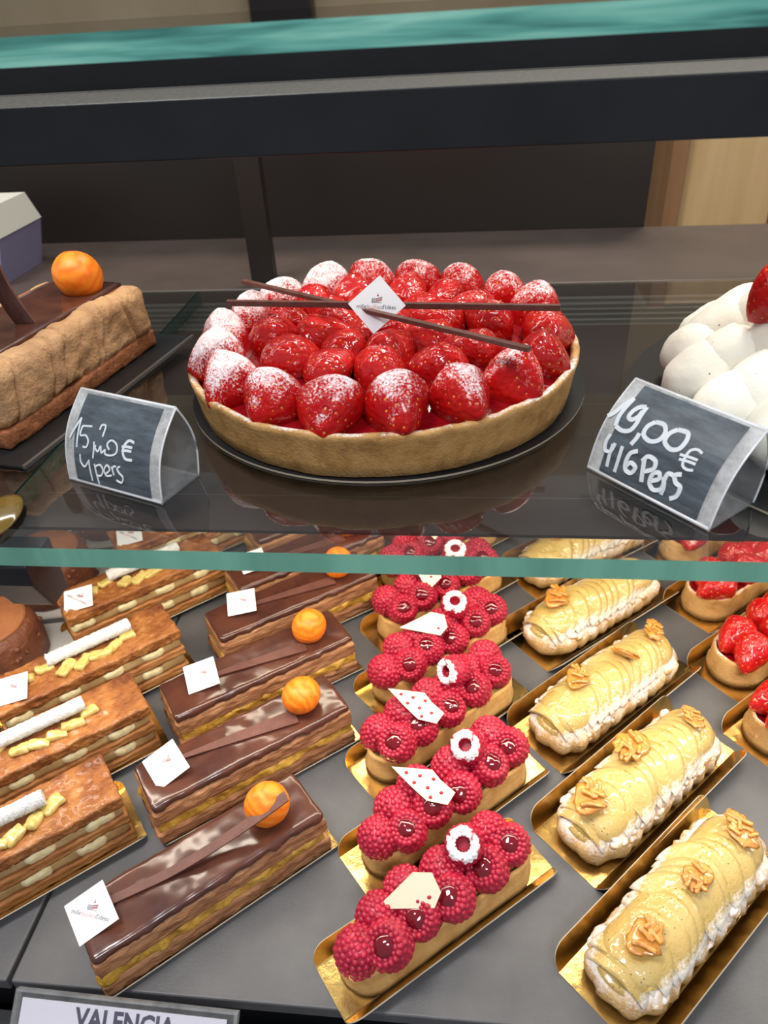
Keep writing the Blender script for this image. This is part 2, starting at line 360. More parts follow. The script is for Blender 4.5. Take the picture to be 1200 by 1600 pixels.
ball(.0005, .0005, .00005, 8, 4, mi=2, mb=lg, c=(.0002, .0036, .00005)); lg.box(.0001, .0003, .0038, .0050, 0, .00006, 0)
logo_mesh = lg.mesh('logo_print', ['print_grey', 'print_pink', 'print_red'])
TW = sum(w for _, w in TXT)
def brand_tag(parent, loc, rot):
    o = link('brand_tag', tag_card, parent, loc, rot); rel(o, 'white printed brand tag')
    k = .0212 / TW; x = -.0212 / 2
    for me, w in TXT:
        link('printed_name', me, o, (x, -.0022, .00055), scale=(k * .97, k * 1.1, 1)); x += w * k
    link('logo_print', logo_mesh, o, (0, .0012, .00055)); return o
def face_cam(rz, tilt, roll=0):
    """euler for a card whose printed side leans back by `tilt` from lying flat, seen from the front of the case, inside a thing turned by rz"""
    m_ = Matrix.Rotation(-rz, 3, 'Z') @ Matrix.Rotation(tilt, 3, 'X') @ Matrix.Rotation(roll, 3, 'Z'); return m_.to_euler()

# ------------------------------------------------------------------ raspberries
def raspberry_mesh(seed, matn='raspberry', fine=1.0):
    rnd = random.Random(seed); mb = MB()
    pr_ = [(.0034, .0020), (.0046, .0064), (.0057, .0084), (.0072, .0091), (.0092, .0076), (.0105, .0041), (.0109, .0005), (.0104, -.0036), (.0088, -.0073), (.0060, -.0100), (.0024, -.0111)]
    pts = []
    for q in range(len(pr_) - 1):
        for k in range(4): pts.append(tuple(Vector(pr_[q]).lerp(Vector(pr_[q + 1]), k / 4)))
    pts.append(pr_[-1])
    loops = [[Vector((r * math.cos(a), r * math.sin(a), z)) for a in [2 * math.pi * i / 36 for i in range(36)]] for r, z in pts]
    loft([list(reversed(l)) for l in loops], mb)
    rings = [(.0056, .0076), (.0076, .0078), (.0090, .0056), (.0099, .0028), (.0102, -.0002), (.0097, -.0032), (.0086, -.0060), (.0068, -.0082), (.0044, -.0098), (.0016, -.0103)]
    for k, (r, z) in enumerate(rings):
        n = max(2, round(2 * math.pi * r / (.0031 if k > 1 else .0026))); ph = rnd.random() * 6
        for i in range(n):
            a = ph + 2 * math.pi * i / n; rr = r * rnd.uniform(.965, 1.0)
            q = rnd.uniform(.00165, .00190) * fine
            ball(q, q, q, 10, 7, mb=mb, c=(rr * math.cos(a), rr * math.sin(a), z + rnd.uniform(-.0003, .0003)))
    return mb.mesh('raspberry', matn)
RASP = [raspberry_mesh(i) for i in range(3)]; RASP_S = raspberry_mesh(9, 'raspberry_sugar', .86)
GEL = ball(.0057, .0057, .0036, 20, 12, lambda p, n: .0005 * fbm(p, 260)).mesh('gel', 'gel')
# tart shell
def shell(L, W, h, wall, seed, matn='crust', name='crust', parent=None, rim_m=None, fill_h=None, base_out=.0014):
    def lp(dL, z, amp=.0009):
        pts = []
        for x, y in stadium(L + 2 * dL, W + 2 * dL):
            o = amp * fbm((x + seed, y, z * 2), 90); l = math.hypot(x, y) + 1e-6
            pts.append(Vector((x * (1 + o / l * 1.0), y * (1 + o / l), z + amp * .9 * fbm((x, y + seed, z), 70) * (1 if z > .004 else 0))))
        return pts
    loops = [lp(-.0006, 0, 0), lp(base_out, .0004), lp(base_out, h * .28), lp(.0001, h * .36), lp(0, h * .9), lp(-wall * .25, h * 1.0), lp(-wall * .75, h * 1.0), lp(-wall, h * .9), lp(-wall, h * .45)]
    return loft(loops).obj(name, matn, parent)

def chocolate_shard(dots, seed, shape):
    shapes = [[(-.021, -.002), (.008, -.010), (.0135, -.004), (.012, .006), (.0025, .009), (-.008, .004)],
              [(-.020, .0085), (.004, .009), (.009, .004), (.018, -.002), (.014, -.009), (.002, -.008), (-.008, -.001)],
              [(-.010, .013), (.010, .012), (.013, -.004), (.002, -.014), (-.003, -.004)]]
    mb = prism(shapes[shape], .0011, None, (0, 0, 0))
    for x, y in dots: ball(.0012, .0010, .0003, 10, 4, mi=1, mb=mb, c=(x, y, .00112))
    return mb.mesh('chocolate_shard', ['white_choc', 'dot_red'])
SH = [chocolate_shard([(.007, -.0045)], 0, 0),
      chocolate_shard([(-.011, .006), (-.003, .005), (.005, .004), (-.006, .001), (.002, -.001), (.010, -.003), (.004, -.006)], 1, 1),
      chocolate_shard([(-.005, .009), (.001, .009), (.007, .008), (.003, .003), (.009, .003), (-.001, .003), (.005, -.003), (.001, -.008)], 2, 2)]

LAY = [[(-.055, -.003, 0), (-.038, -.0115, 1), (-.035, .0085, 0), (-.0175, -.0075, 1), (-.016, .0115, 0), (.004, -.0105, 1), (.009, .0095, 0), (.029, -.0070, 1), (.0495, -.0035, 1), (.045, .0125, 0), (.030, .0125, 0)],
       [(-.050, .0085, 0), (-.047, -.0105, 1), (-.029, .0100, 0), (-.026, -.0080, 1), (-.0065, .0105, 0), (-.001, -.0100, 1), (.014, .0095, 0), (.025, -.0065, 1), (.0315, .0130, 0), (.0475, -.0030, 1), (.050, .0130, 0)]]
def raspberry_tart(f, ang, lay, sh, shpos, ring, label, blabel, seed):
    L, W = .120, .030
    loc, a = board(f, ang, .140, .031, blabel, 'gold boards under the raspberry tarts', fh=.011)
    loc = (loc[0], loc[1], DECK + BT)
    t = thing('raspberry_tart', label, 'tart', loc, a, 'raspberry tarts in the middle row')
    shell(L, W, .0210, .0030, seed, parent=t)
    mbf = loft([[Vector((x, y, .011)) for x, y in stadium(L - .0062, W - .0062)], [Vector((x, y, .0165 + .0012 * fbm((x, y, seed), 120))) for x, y in stadium(L - .0066, W - .0066)]])
    mbf.obj('cream_filling', 'compote', t)
    rnd = random.Random(seed)
    for x, y, k in LAY[lay]:
        e = Euler((rnd.uniform(-.5, .15) + (.15 if k else 0), rnd.uniform(-.35, .35), rnd.uniform(0, 6)) if k else (math.pi + rnd.uniform(-.6, .6), rnd.uniform(-.6, .6), rnd.uniform(0, 6)))
        if k:  # opening looks up and a little towards the front of the case
            e = (Matrix.Rotation(-a, 3, 'Z') @ Matrix.Rotation(rnd.uniform(.35, .75), 3, 'X') @ Matrix.Rotation(rnd.uniform(-.3, .3), 3, 'Y') @ Matrix.Rotation(rnd.uniform(0, 6), 3, 'Z')).to_euler()
        s = rnd.uniform(1.02, 1.12)
        b = link('raspberry', RASP[rnd.randrange(3)], t, (x * .96 + rnd.uniform(-.001, .001), y * .80, .0268 + rnd.uniform(-.001, .0015)), e, scale=(s, s, s * rnd.uniform(.95, 1.1)))
        if k: link('gel_filling', GEL, b, (0, 0, .0072))
    rx, ry, rt, rro = ring
    e = (Matrix.Rotation(-a, 3, 'Z') @ Matrix.Rotation(rro, 3, 'Y') @ Matrix.Rotation(rt, 3, 'X')).to_euler()
    b = link('raspberry', RASP_S, t, (rx, ry, .0415), e, scale=(.96, .96, 1.0)); rel(b, 'raspberry with a white sugared rim, standing on top')
    x, y, z, tilt, roll = shpos; y -= .0045; z += .0065
    s = link('chocolate_shard', SH[sh], t, (x, y, z), face_cam(a, tilt, roll)); rel(s, 'white chocolate shard with red dots')
    return t
NM = ['nearest the front of the case', 'second from the front', 'third from the front', 'fourth from the front', 'fifth from the front, below the glass edge', 'sixth and farthest back']
CF = [((-.0525, .149), 38.5, 0, 0, (-.016, .004, .035, .75, .35), (.021, .005, .5, -.1)),
      ((-.047, .211), 41, 0, 1, (-.018, .003, .037, .55, -.05), (.020, .005, .5, -.2)),
      ((-.051, .274), 42, 1, 1, (-.024, .001, .037, .55, -.1), (.016, .006, .6, -1.05)),
      ((-.054, .338), 41.5, 0, 0, (-.011, .006, .037, .35, .1), (.018, .006, .35, 0)),
      ((-.057, .400), 41, 1, 2, (-.017, .004, .037, .6, .1), (.020, .006, .3, 0)),
      ((-.060, .462), 41, 0, 2, (-.013, .004, .037, .6, .3), (.020, .006, .3, .1))]
CL = ['raspberry tart at the front of the case whose white shard has a single red dot', 'raspberry tart directly behind the front one, shard with seven red dots',
      'third raspberry tart, whose sugared berry is tipped on its side facing left', 'fourth raspberry tart from the front, with a nearly plain narrow shard',
      'raspberry tart crossed by the green glass edge, dotted rounded shard', 'farthest raspberry tart, seen only through the glass shelf']
for i, (f, ang, lay, sh, sp, ring) in enumerate(CF):
    raspberry_tart(f, ang, lay, sh, sp, ring, CL[i], 'gold folded board under the raspberry tart ' + NM[i], 11 + i * 7)

# ------------------------------------------------------------------ chocolate and orange cakes
BALLM = ball(.0130, .0130, .0128, 32, 20, lambda p, n: .0003 * fbm(p, 120)).mesh('orange_ball', 'orange')
def choc_cake(f, ang, label, blabel, seed, strip, tagp):
    L, W = .137, .040
    loc, a = board(f, ang, .140, .038, blabel, 'gold boards under the chocolate cakes', fh=.0045)
    loc = (loc[0] - .003 * math.cos(a), loc[1] - .003 * math.sin(a), DECK + BT)
    t = thing('chocolate_orange_cake', label, 'cake', loc, a, 'chocolate orange cakes in a diagonal row')
    sd = seed * 1.7
    rough = lambda amp, fr, zz=1: (lambda p, n: amp * fbm((p.x + sd, p.y, p.z * zz + sd), fr, 4) * (1 - .8 * abs(n.z)))
    rbox(L, W * .98, .0115, .0012, .0016, lambda p, n: (.0016 * fbm((p.x + sd, p.y, p.z * 5), 110, 4) + .0007 * math.sin(p.z * 2600 + 3 * fbm((p.x, p.y, 0), 60))) * (1 - abs(n.z)), mb=None).obj('pastry_base', 'choc_puff', t)
    rbox(L * .985, W * .95, .0090, .002, .0016, rough(.0032, 95)).obj('cream_filling', 'custard', t, (0, 0, .0105))
    rbox(L * .99, W * .97, .0115, .0015, .0016, lambda p, n: (.0016 * fbm((p.x, p.y + sd, p.z * 4), 120, 4)) * (1 - abs(n.z)), taper=.03).obj('pastry_layer', 'choc_puff', t, (0, 0, .0185))
    rbox(L * .985, W * .96, .0054, .0024, .0014, lambda p, n: .0008 * fbm((p.x + sd, p.y, 0), 40) + (.0016 * fbm((p.x + sd, 0, 0), 120, 3) if p.z < .003 else 0), taper=.06).obj('chocolate_glaze', 'choc_glaze', t, (0, 0, .0300))
    # crumbs and flakes poking from the ends
    rnd = random.Random(seed)
    top = .0355
    b = link('orange_ball', BALLM, t, (.042, .000, top + .0098), (rnd.random() * 3, rnd.random() * 3, 0), scale=(1, 1, .93)); rel(b, 'round orange marbled chocolate ball')
    rbox(.013, .010, .008, .003, .0012, lambda p, n: .0022 * fbm((p.x + sd, p.y, p.z), 200, 4)).obj('candied_peel', 'peel', t, (.044, .0125, top - .001), (0, 0, .3))
    x0, y0, x1, y1, w0, w1, hi = strip
    sb = MB(); N = 24; lo = []
    d = Vector((x1 - x0, y1 - y0, 0)); n = Vector((-d.y, d.x, 0)).normalized()
    for i in range(N + 1):
        u = i / N; p = Vector((x0, y0, top + .0006)) + d * u; p.z += hi * max(0, (u - .25) / .75) ** 1.5
        w = (w0 + (w1 - w0) * u) / 2; lo.append([p - n * w, p + n * w, p + n * w + D3(dz=.0009), p - n * w + D3(dz=.0009)])
    loft(lo, sb, smooth=False); s = sb.obj('chocolate_strip', 'stick_chocolate', t); rel(s, 'thin matt chocolate strip')
    tx, ty, tz, tilt, roll = tagp
    brand_tag(t, (tx, ty, tz), face_cam(a, tilt, roll)); return t
BF = [((-.178, .154), 41, (-.050, .006, .051, -.010, .0050, .0068, .0205), (-.059, .003, .0405, .42, -.12)),
      ((-.178, .238), 38, (-.040, .006, .034, -.006, .0030, .012, .0), (-.050, .003, .0405, .42, -.05)),
      ((-.186, .304), 37, (-.040, .004, .034, -.008, .0030, .010, .0), (-.040, .004, .0400, .30, -.35)),
      ((-.176, .378), 37, (-.040, .004, .034, -.008, .0030, .010, .0), (-.040, .006, .0400, .22, -.5)),
      ((-.176, .434), 37, (-.040, .004, .034, -.008, .0030, .010, .0), (-.046, .004, .0400, .2, -.3)),
      ((-.176, .498), 37, (-.040, .004, .034, -.008, .0030, .010, .0), (-.046, .004, .0400, .2, -.3))]
BL = ['glazed chocolate cake at the front, its long strip reaching over the orange ball', 'glazed chocolate cake directly behind the front one, orange ball and tag',
      'third chocolate orange cake, white tag leaning at its left corner', 'fourth chocolate orange cake, just below the green glass edge',
      'chocolate orange cake crossed by the green glass edge', 'farthest chocolate orange cake, seen through the glass shelf']
for i, (f, ang, st, tp) in enumerate(BF):
    choc_cake(f, ang, BL[i], 'gold board under the chocolate cake ' + NM[i], 5 + i * 3, st, tp)

# ------------------------------------------------------------------ apple mille-feuilles with coconut stick
COCO = MB(); tube([(-.030 + .001 * i, 0, 0) for i in range(61)], .0047, 18, COCO)
rc = random.Random(4)
COCO.v = [tuple(Vector(v) + Vector((rc.uniform(-1, 1), rc.uniform(-1, 1), rc.uniform(-1, 1))) * .00045) for v in COCO.v]
COCO = COCO.mesh('coconut_stick', 'coconut')
def apple_slab(f, ang, label, blabel, seed, tagp, stick):
    L, W = .130, .038
    loc, a = board(f, ang, .140, .042, blabel, 'gold boards under the mille-feuilles', fh=.008)
    loc = (loc[0], loc[1], DECK + BT)
    t = thing('apple_mille_feuille', label, 'pastry', loc, a, 'apple mille-feuilles in the left row'); sd = seed * 2.3; rnd = random.Random(seed)
    pd = lambda p, n: (.0013 * fbm((p.x + sd, p.y, p.z * 5), 120, 4) + .0004 * math.sin(p.z * 3200)) * (1 - .7 * abs(n.z)) + (.0011 * fbm((p.x, p.y + sd, 0), 60) + .0009 * fbm((p.x + sd, p.y, 0), 260, 4)) * abs(n.z)
    for z, h, mm in ((0, .0065, 'puff'), (.0168, .0065, 'puff'), (.0325, .0085, 'caramel_puff')):
        o = rbox(L, W, h, .001, .0016, pd).obj('puff_layer', mm, t, (0, 0, z))
    for z in (.0072, .0238):
        rbox(L * .975, W * .93, .0095, .001, .003, lambda p, n: .0006 * fbm((p.x + sd, p.y, p.z), 90)).obj('cream_layer', 'jelly', t, (0, 0, z))
        for s in (-1, 1):
            x = -.055 + rnd.uniform(0, .006)
            while x < .058:
                l = rnd.uniform(.014, .019)
                q = rbox(l, .006, .0084, .0036, .0011, lambda p, n: .0006 * fbm((p.x + x, p.y, p.z), 220))
                o = q.obj('apple_piece', 'pale_apple', t, (x, s * (W * .465 - .0012), z + .0006), (0, rnd.uniform(-.05, .05), 0)); x += l + rnd.uniform(.013, .017)
        for yy in (-.008, .006): rbox(.006, .011, .0066, .0028, .0011).obj('apple_piece', 'pale_apple', t, (L * .4875 - .0022, yy, z + .0014))
    for i, (cx, cy) in enumerate([(-.040, .001), (-.027, .003), (-.014, -.006), (-.003, -.008), (.008, -.008), (.019, -.006), (.031, -.001)]):
        rbox(rnd.uniform(.011, .016), rnd.uniform(.006, .009), .0045, .0018, .001, lambda p, n: .001 * fbm((p.x + i, p.y, p.z), 200)).obj('apple_chunk', 'compote', t, (cx, cy, .0405), (rnd.uniform(-.2, .2), rnd.uniform(-.2, .2), rnd.uniform(-.6, .9)))
    s = link('coconut_stick', COCO, t, (stick[0], stick[1], .0475), (0, -.03, stick[2])); rel(s, 'white stick coated in coconut')
    tx, ty, tz, tilt, roll = tagp; brand_tag(t, (tx, ty, tz), face_cam(a, tilt, roll)); return t
AF = [((-.298, .152), 40, (-.002, .004, -.06)), ((-.306, .220), 40, (.000, .004, -.04)), ((-.306, .289), 41.5, (.006, .004, -.04)), ((-.300, .382), 41.5, (.006, .004, -.04)), ((-.292, .466), 40, (.006, .004, -.04))]
AL = ['apple mille-feuille at the front of the left row, cut off by the left picture edge', 'second apple mille-feuille from the front, left side out of view',
      'third apple mille-feuille, whole, with a white stick and a tag at its left end', 'fourth apple mille-feuille, white tag beside the chocolate cakes',
      'farthest apple mille-feuille, seen through the glass shelf below the price label']
for i, (f, ang, st) in enumerate(AF):
    apple_slab(f, ang, AL[i], 'gold board under the apple mille-feuille ' + NM[i].replace('fifth from the front, below the glass edge', 'farthest back'), 3 + i * 5, (-.051, -.004, .0440, .22, -.4), st)

# ------------------------------------------------------------------ sliced apple tarts
def praline_mesh(seed):
    rnd = random.Random(seed); mb = ball(.0112, .0078, .0016, 26, 8, lambda p, n: .0045 * fbm((p.x + seed, p.y, 0), 130) * (1 - abs(n.z)))
    for i in range(11):
        mt = Matrix.Translation((rnd.uniform(-.008, .008), rnd.uniform(-.005, .005), rnd.uniform(.0006, .0018))) @ Euler((rnd.uniform(-.2, .2), rnd.uniform(-.2, .2), rnd.gauss(.9, .7))).to_matrix().to_4x4()
        rbox(rnd.uniform(.006, .010), .0027, .0019, .0008, .0008, lambda p, n: .0004 * fbm((p.x + i, p.y, p.z), 300), mtx=mt, mb=mb)
    return mb.mesh('praline', 'praline')
PRA = [praline_mesh(i) for i in range(3)]
def slice_mesh(seed):
    # a thin apple half-moon draped across the dome: wide arc in y, edge towards -x
    mb = MB(); top = []; bot = []; NU, NR = 22, 7; rr = .0225
    def P_(u, v):
        th = math.pi * u                                  # along the rounded edge
        x = -math.sin(th) * rr * .95 * v; y = -math.cos(th) * rr * (.35 + .65 * v) if v > 0 else -math.cos(th) * rr * .35
        zz = -(y * y) * 20 - .0002
        return Vector((x, y, zz))
    vs = []; fs = []
    for lay, dz in ((0, .00115), (1, 0)):
        for j in range(NR + 1):
            v = j / NR; th = .0018 if (lay == 0 and v < .95) else (.0009 if lay == 0 else 0)
            for i in range(NU + 1):
                p = P_(i / NU, v); vs.append(p + Vector((0, 0, th + .0003 * fbm((p.x + seed, p.y, 0), 130))))
    n1 = (NR + 1) * (NU + 1)
    for j in range(NR):
        for i in range(NU):
            a = j * (NU + 1) + i; fs.append((a, a + 1, a + NU + 2, a + NU + 1)); fs.append((n1 + a, n1 + a + NU + 1, n1 + a + NU + 2, n1 + a + 1))
    for i in range(NU):
        a = NR * (NU + 1) + i; fs.append((a, a + 1, n1 + a + 1, n1 + a)); a = i; fs.append((a + 1, a, n1 + a, n1 + a + 1))
    for j in range(NR):
        for i in (0, NU): a = j * (NU + 1) + i; fs.append((a, a + NU + 1, n1 + a + NU + 1, n1 + a) if i == 0 else (a + NU + 1, a, n1 + a, n1 + a + NU + 1))
    return mb.add(vs, fs).mesh('apple_slice', 'apple_slice')
SLI = [slice_mesh(i) for i in range(3)]
def apple_tart(f, ang, label, blabel, seed, pras):
    L, W = .132, .043
    loc, a = board(f, ang, .142, .046, blabel, 'gold boards under the sliced apple tarts', fh=.015)
    loc = (loc[0] + .001 * math.sin(a), loc[1] - .001 * math.cos(a), DECK + BT)
    t = thing('apple_tart', label, 'tart', loc, a, 'sliced apple tarts in the right-hand row'); rnd = random.Random(seed)
    # puffed biscuit base with scalloped, sugared sides
    loops = []
    for dz, k in ((0, -.004), (.003, -.001), (.008, .0005), (.014, -.0005), (.018, -.004), (.0215, -.011)):
        lp = []
        for i, (x, y) in enumerate(stadium(L + 2 * k, W + 2 * k, 22, 44)):
            l = math.hypot(x, y) + 1e-6; o = .0022 * abs(math.sin(i * .56 + .8 * math.sin(i * .13 + seed))) - .001 + .0018 * fbm((x + seed, y, dz), 110, 4)
            lp.append(Vector((x * (1 + .6 * o / l), y + (o if y > 0 else -o), dz + .0012 * fbm((x, y, seed), 90))))
        loops.append(lp)
    loft(loops).obj('biscuit_base', 'biscuit_sugar', t)
    # crumbly sugared clumps along the two sides
    for s in (-1, 1):
        cl = MB()
        for i in range(34):
            x = -.050 + .100 * i / 33 + rnd.uniform(-.0015, .0015); rr = rnd.uniform(.0018, .0034)
            ball(rr * 1.5, rr, rr, 12, 8, lambda p, n: .0010 * fbm((p.x + i, p.y, p.z), 300), mb=cl, c=(x, s * (W / 2 - .0030 + rnd.uniform(-.001, .001)), rnd.uniform(.009, .0165)))
        cl.obj('sugared_crumb_edge', 'biscuit_sugar', t)
    # fruit dome below the slices
    dome = MB(); lo = []
    for k, z in ((-.004, .015), (-.0045, .0215), (-.0075, .0262), (-.013, .0288)):
        lo.append([Vector((x, y, z)) for x, y in stadium(L + 2 * k, W + 2 * k)])
    loft(lo, dome); dome.obj('apple_filling', 'apple_slice', t)
    n = 17
    for i in range(n):
        u = i / (n - 1); x = .038 - .100 * u; k = 1 - abs(2 * u - 1) ** 4 * .22
        link('apple_slice', SLI[i % 3], t, (x, rnd.uniform(-.0012, .0012), .0275 + rnd.uniform(-.0004, .0006) - .0030 * (abs(2 * u - 1) ** 4)), (rnd.uniform(-.05, .05), .20 + rnd.uniform(-.03, .03), math.pi + rnd.uniform(-.14, .14)), scale=(k, k * .94, 1))
    link('apple_slice', SLI[0], t, (-.046, 0, .0245), (0, -.42, 0), scale=(.92, .90, 1)); link('apple_slice', SLI[1], t, (-.047, .001, .0205), (0, -.62, .1), scale=(.90, .90, 1))
    for i, (x, y, rz, rx, s) in enumerate(pras):
        link('praline', PRA[i % 3], t, (x, y, .0345 if rx < .7 else .0375), (rx, 0, rz), scale=(s, s, s))
    return t
DF = [((.090, .146), 45, [(-.040, -.002, 0, 0, 1.0), (.005, -.001, .3, 0, .85), (.047, -.002, .8, 0, .95)], 'sliced apple tart at the front right corner with browned nut clusters'),
      ((.082, .224), 44, [(-.048, .004, .4, 0, 1.1), (-.002, .011, .2, .1, 1.15), (.046, -.001, .9, 0, .75)], 'second sliced apple tart from the front, wide glossy nut cluster halfway'),
      ((.070, .299), 43, [(-.026, .006, .5, 0, .95), (.012, -.002, 1.9, 1.0, .85), (.050, .001, .5, 0, .85)], 'third sliced apple tart, with a nut cluster standing upright in its middle'),
      ((.068, .387), 40, [(-.036, .006, .5, 0, 1.1)], 'sliced apple tart just below the green glass edge, one nut cluster at left'),
      ((.066, .466), 37, [(-.024, .006, .5, 0, 1.1), (.040, 0, .5, 0, .9)], 'farthest sliced apple tart, seen through the glass shelf')]
for i, (f, ang, pp, lb) in enumerate(DF):
    apple_tart(f, ang, lb, 'gold board under the sliced apple tart ' + NM[i].replace('fifth from the front, below the glass edge', 'farthest back'), 21 + i * 3, pp)

# ------------------------------------------------------------------ strawberries
def strawberry_mesh(seed, matn, half=False, r=.0200, l=.041):
    mb = MB(); lo = []; N = 28; K = 18
    for k in range(K + 1):
        u = k / K                                          # 0 shoulder .. 1 tip, along +x
        rr = r * (math.sin(math.pi * min(1, u * 1.02 + .0) ** .62) ** .72 if u < 1 else 0)
        rr = r * max(.02, (1 - u ** 2.2) ** .75 * min(1, (u * 3.2)) ** .5)
        x = -l * .36 + l * u; ring = []
        for i in range(N):
            a = 2 * math.pi * i / N; y, z = rr * math.cos(a), rr * math.sin(a) * .92
            if half and z < 0: z *= .12
            o = 1 + .10 * fbm((x * 1.0 + seed, y, z), 45, 3); ring.append(Vector((x, y * o, z * o)))
        lo.append(ring)
    return loft(lo, mb).mesh('strawberry', matn)
SMAT = ['strawberry_glazed', 'strawberry_lightdust', 'strawberry_dusted', 'strawberry_heavy', 'strawberry_plain']
STR = {(m_, s): strawberry_mesh(s * 3.1, m_) for m_ in SMAT for s in range(3)}
def straw_tart(f, ang, label, blabel, seed, mm):
    L, W = .128, .038
    loc, a = board(f, ang, .142, .042, blabel, 'gold boards under the small strawberry tarts')
    loc = (loc[0], loc[1], DECK + BT)
    t = thing('strawberry_tart', label, 'tart', loc, a, 'small strawberry tarts at the right edge'); rnd = random.Random(seed)
    shell(L, W, .021, .0030, seed, 'crust_sugar', parent=t)
    loft([[Vector((x, y, .010)) for x, y in stadium(L - .0062, W - .0062)], [Vector((x, y, .0175 + .001 * fbm((x, y, seed), 150))) for x, y in stadium(L - .0066, W - .0066)]]).obj('gel_filling', 'red_gel', t)
    for i, x in enumerate((-.042, -.012, .018, .044)):
        for s in (-1, 1):
            link('strawberry', STR[(mm, rnd.randrange(3))], t, (x + s * .003, s * .0070, .0265), (rnd.uniform(-.4, .4), rnd.uniform(-.1, .3), rnd.uniform(-.5, .5) + (0 if i % 2 else math.pi)), scale=(.85, .72, .85))
    return t
for i, (f, ang, mm, lb) in enumerate([((.206, .306), 40, 'strawberry_lightdust', 'small strawberry tart nearest the front at the right picture edge'), ((.197, .365), 40, 'strawberry_lightdust', 'small strawberry tart with large glossy berries, second from the front'),
          ((.194, .434), 40, 'strawberry_glazed', 'small strawberry tart just below the green glass edge'), ((.190, .503), 40, 'strawberry_dusted', 'farthest small strawberry tart, below the right price label')]):
    straw_tart(f, ang, lb, 'gold board under the small strawberry tart ' + NM[i].replace('fourth from the front', 'farthest back'), 40 + i, mm)

# ------------------------------------------------------------------ big strawberry tart
board_big = MB(); ci = circle(.126, 128)
prism(ci, .0012, None, (0, 0, 1), board_big)
o = board_big.obj('cake_board', ['card_black', 'card_edge'], None, (-.052, .4477, .0002)); tag(o, 'round black card board under the large strawberry tart', 'cake board')
TZ = .0015
T = thing('strawberry_tart', 'large round strawberry tart dusted with sugar on the glass shelf', 'tart', (-.053, .4405, TZ))
def tl(r, z, amp=.0007, ph=0):
    out = []
    for i, (x, y) in enumerate(circle(r, 160)):
        o = amp * fbm((x, y, z * 2 + ph), 60, 4) + .0007 * fbm((x, y, 3), 25); l = math.hypot(x, y); lowest = 1 if z > .02 else 0
        out.append(Vector((x * (1 + o / l), y * (1 + o / l), z + lowest * (.0018 * fbm((x, y, 7), 30) + .0006 * fbm((x, y, 2), 150)))))
    return out
loft([tl(.1150, 0), tl(.1165, .001), tl(.1172, .008), tl(.1185, .016), tl(.1200, .023), tl(.1205, .0262), tl(.1195, .0275), tl(.1170, .0272), tl(.1155, .0255), tl(.1145, .020), tl(.1145, .012)]).obj('crust', 'crust_sugar', T)
fm = MB(); lo = []
for r in (.1146, .110, .100, .085, .07, .055, .04, .025, .012, .003):
    lo.append([Vector((x, y, .0225 + .0022 * fbm((x, y, 1), 70) + .0090 * max(0, min(1, (.112 - r) / .035)))) for x, y in circle(r, 96)])
loft(lo, fm, cap0=False).obj('red_glaze', 'red_gel', T)
rnd = random.Random(8)
n = 18
for i in range(n):
    a = 2 * math.pi * (i + .5) / n + R(-90)
    heavy = .5 + .5 * math.cos(a - R(172))              # more icing sugar towards the left rim
    mm = 'strawberry_heavy' if heavy > .72 else ('strawberry_dusted' if rnd.random() < .8 or heavy > .4 else 'strawberry_lightdust')
    s = rnd.uniform(.94, 1.08); q = .0985 + rnd.uniform(-.0015, .0015)
    e = (Matrix.Rotation(a + rnd.uniform(-.3, .3), 3, 'Z') @ Matrix.Rotation(R(rnd.uniform(4, 26)), 3, 'Y') @ Matrix.Rotation(rnd.uniform(0, 6), 3, 'X')).to_euler()
    o = link('strawberry', STR[(mm, rnd.randrange(3))], T, (q * math.cos(a), q * math.sin(a), .0325 + rnd.uniform(-.001, .0015)), e, scale=(.86 * s, 1.05 * s, .97 * s)); rel(o, 'strawberry of the outer ring, dusted with icing sugar')
for ring, (q, n, z) in enumerate([(.0685, 13, .0350), (.0400, 8, .0330), (.0120, 3, .0325)]):
    for i in range(n):
        a = 2 * math.pi * (i + .3 * ring + rnd.uniform(-.12, .12)) / n; s = rnd.uniform(.9, 1.08)
        light = ring == 0 and (rnd.random() < .35 or abs(math.cos(a)) > .8)
        e = (Matrix.Rotation(a + math.pi + rnd.uniform(-.9, .9), 3, 'Z') @ Matrix.Rotation(R(rnd.uniform(-15, 25)), 3, 'Y') @ Matrix.Rotation(rnd.uniform(0, 6), 3, 'X')).to_euler()
        link('strawberry', STR[('strawberry_lightdust' if light else 'strawberry_glazed', rnd.randrange(3))], T, (q * math.cos(a), q * math.sin(a), z + rnd.uniform(-.001, .0025)), e, scale=(.98 * s, .92 * s, .78 * s))
def bar(name, a, b, w, h, matn, parent, label=None):
    a, b = Vector(a), Vector(b); d = b - a; L = d.length; mt = d.to_track_quat('X', 'Z').to_matrix().to_4x4()
    mb = MB().box(-L / 2, L / 2, -w / 2, w / 2, -h / 2, h / 2); o = mb.obj(name, matn, parent, (a + b) / 2, mt.to_euler(), bevel=.0004)
    if label: rel(o, label)
    return o
off = Vector((-.053, .4405, TZ))
bar('chocolate_stick', Vector((-.145, .429, .060)) - off, Vector((.051, .410, .0605)) - off, .0028, .0035, 'stick_chocolate', T)
bar('chocolate_stick', Vector((-.150, .484, .0555)) - off, Vector((.0305, .352, .0605)) - off, .0036, .0026, 'stick_chocolate', T)
bt = brand_tag(T, Vector((-.0525, .418, .0610)) - off, (R(52), 0, R(-8)))
bt.scale = (1.12, 1.12, 1)

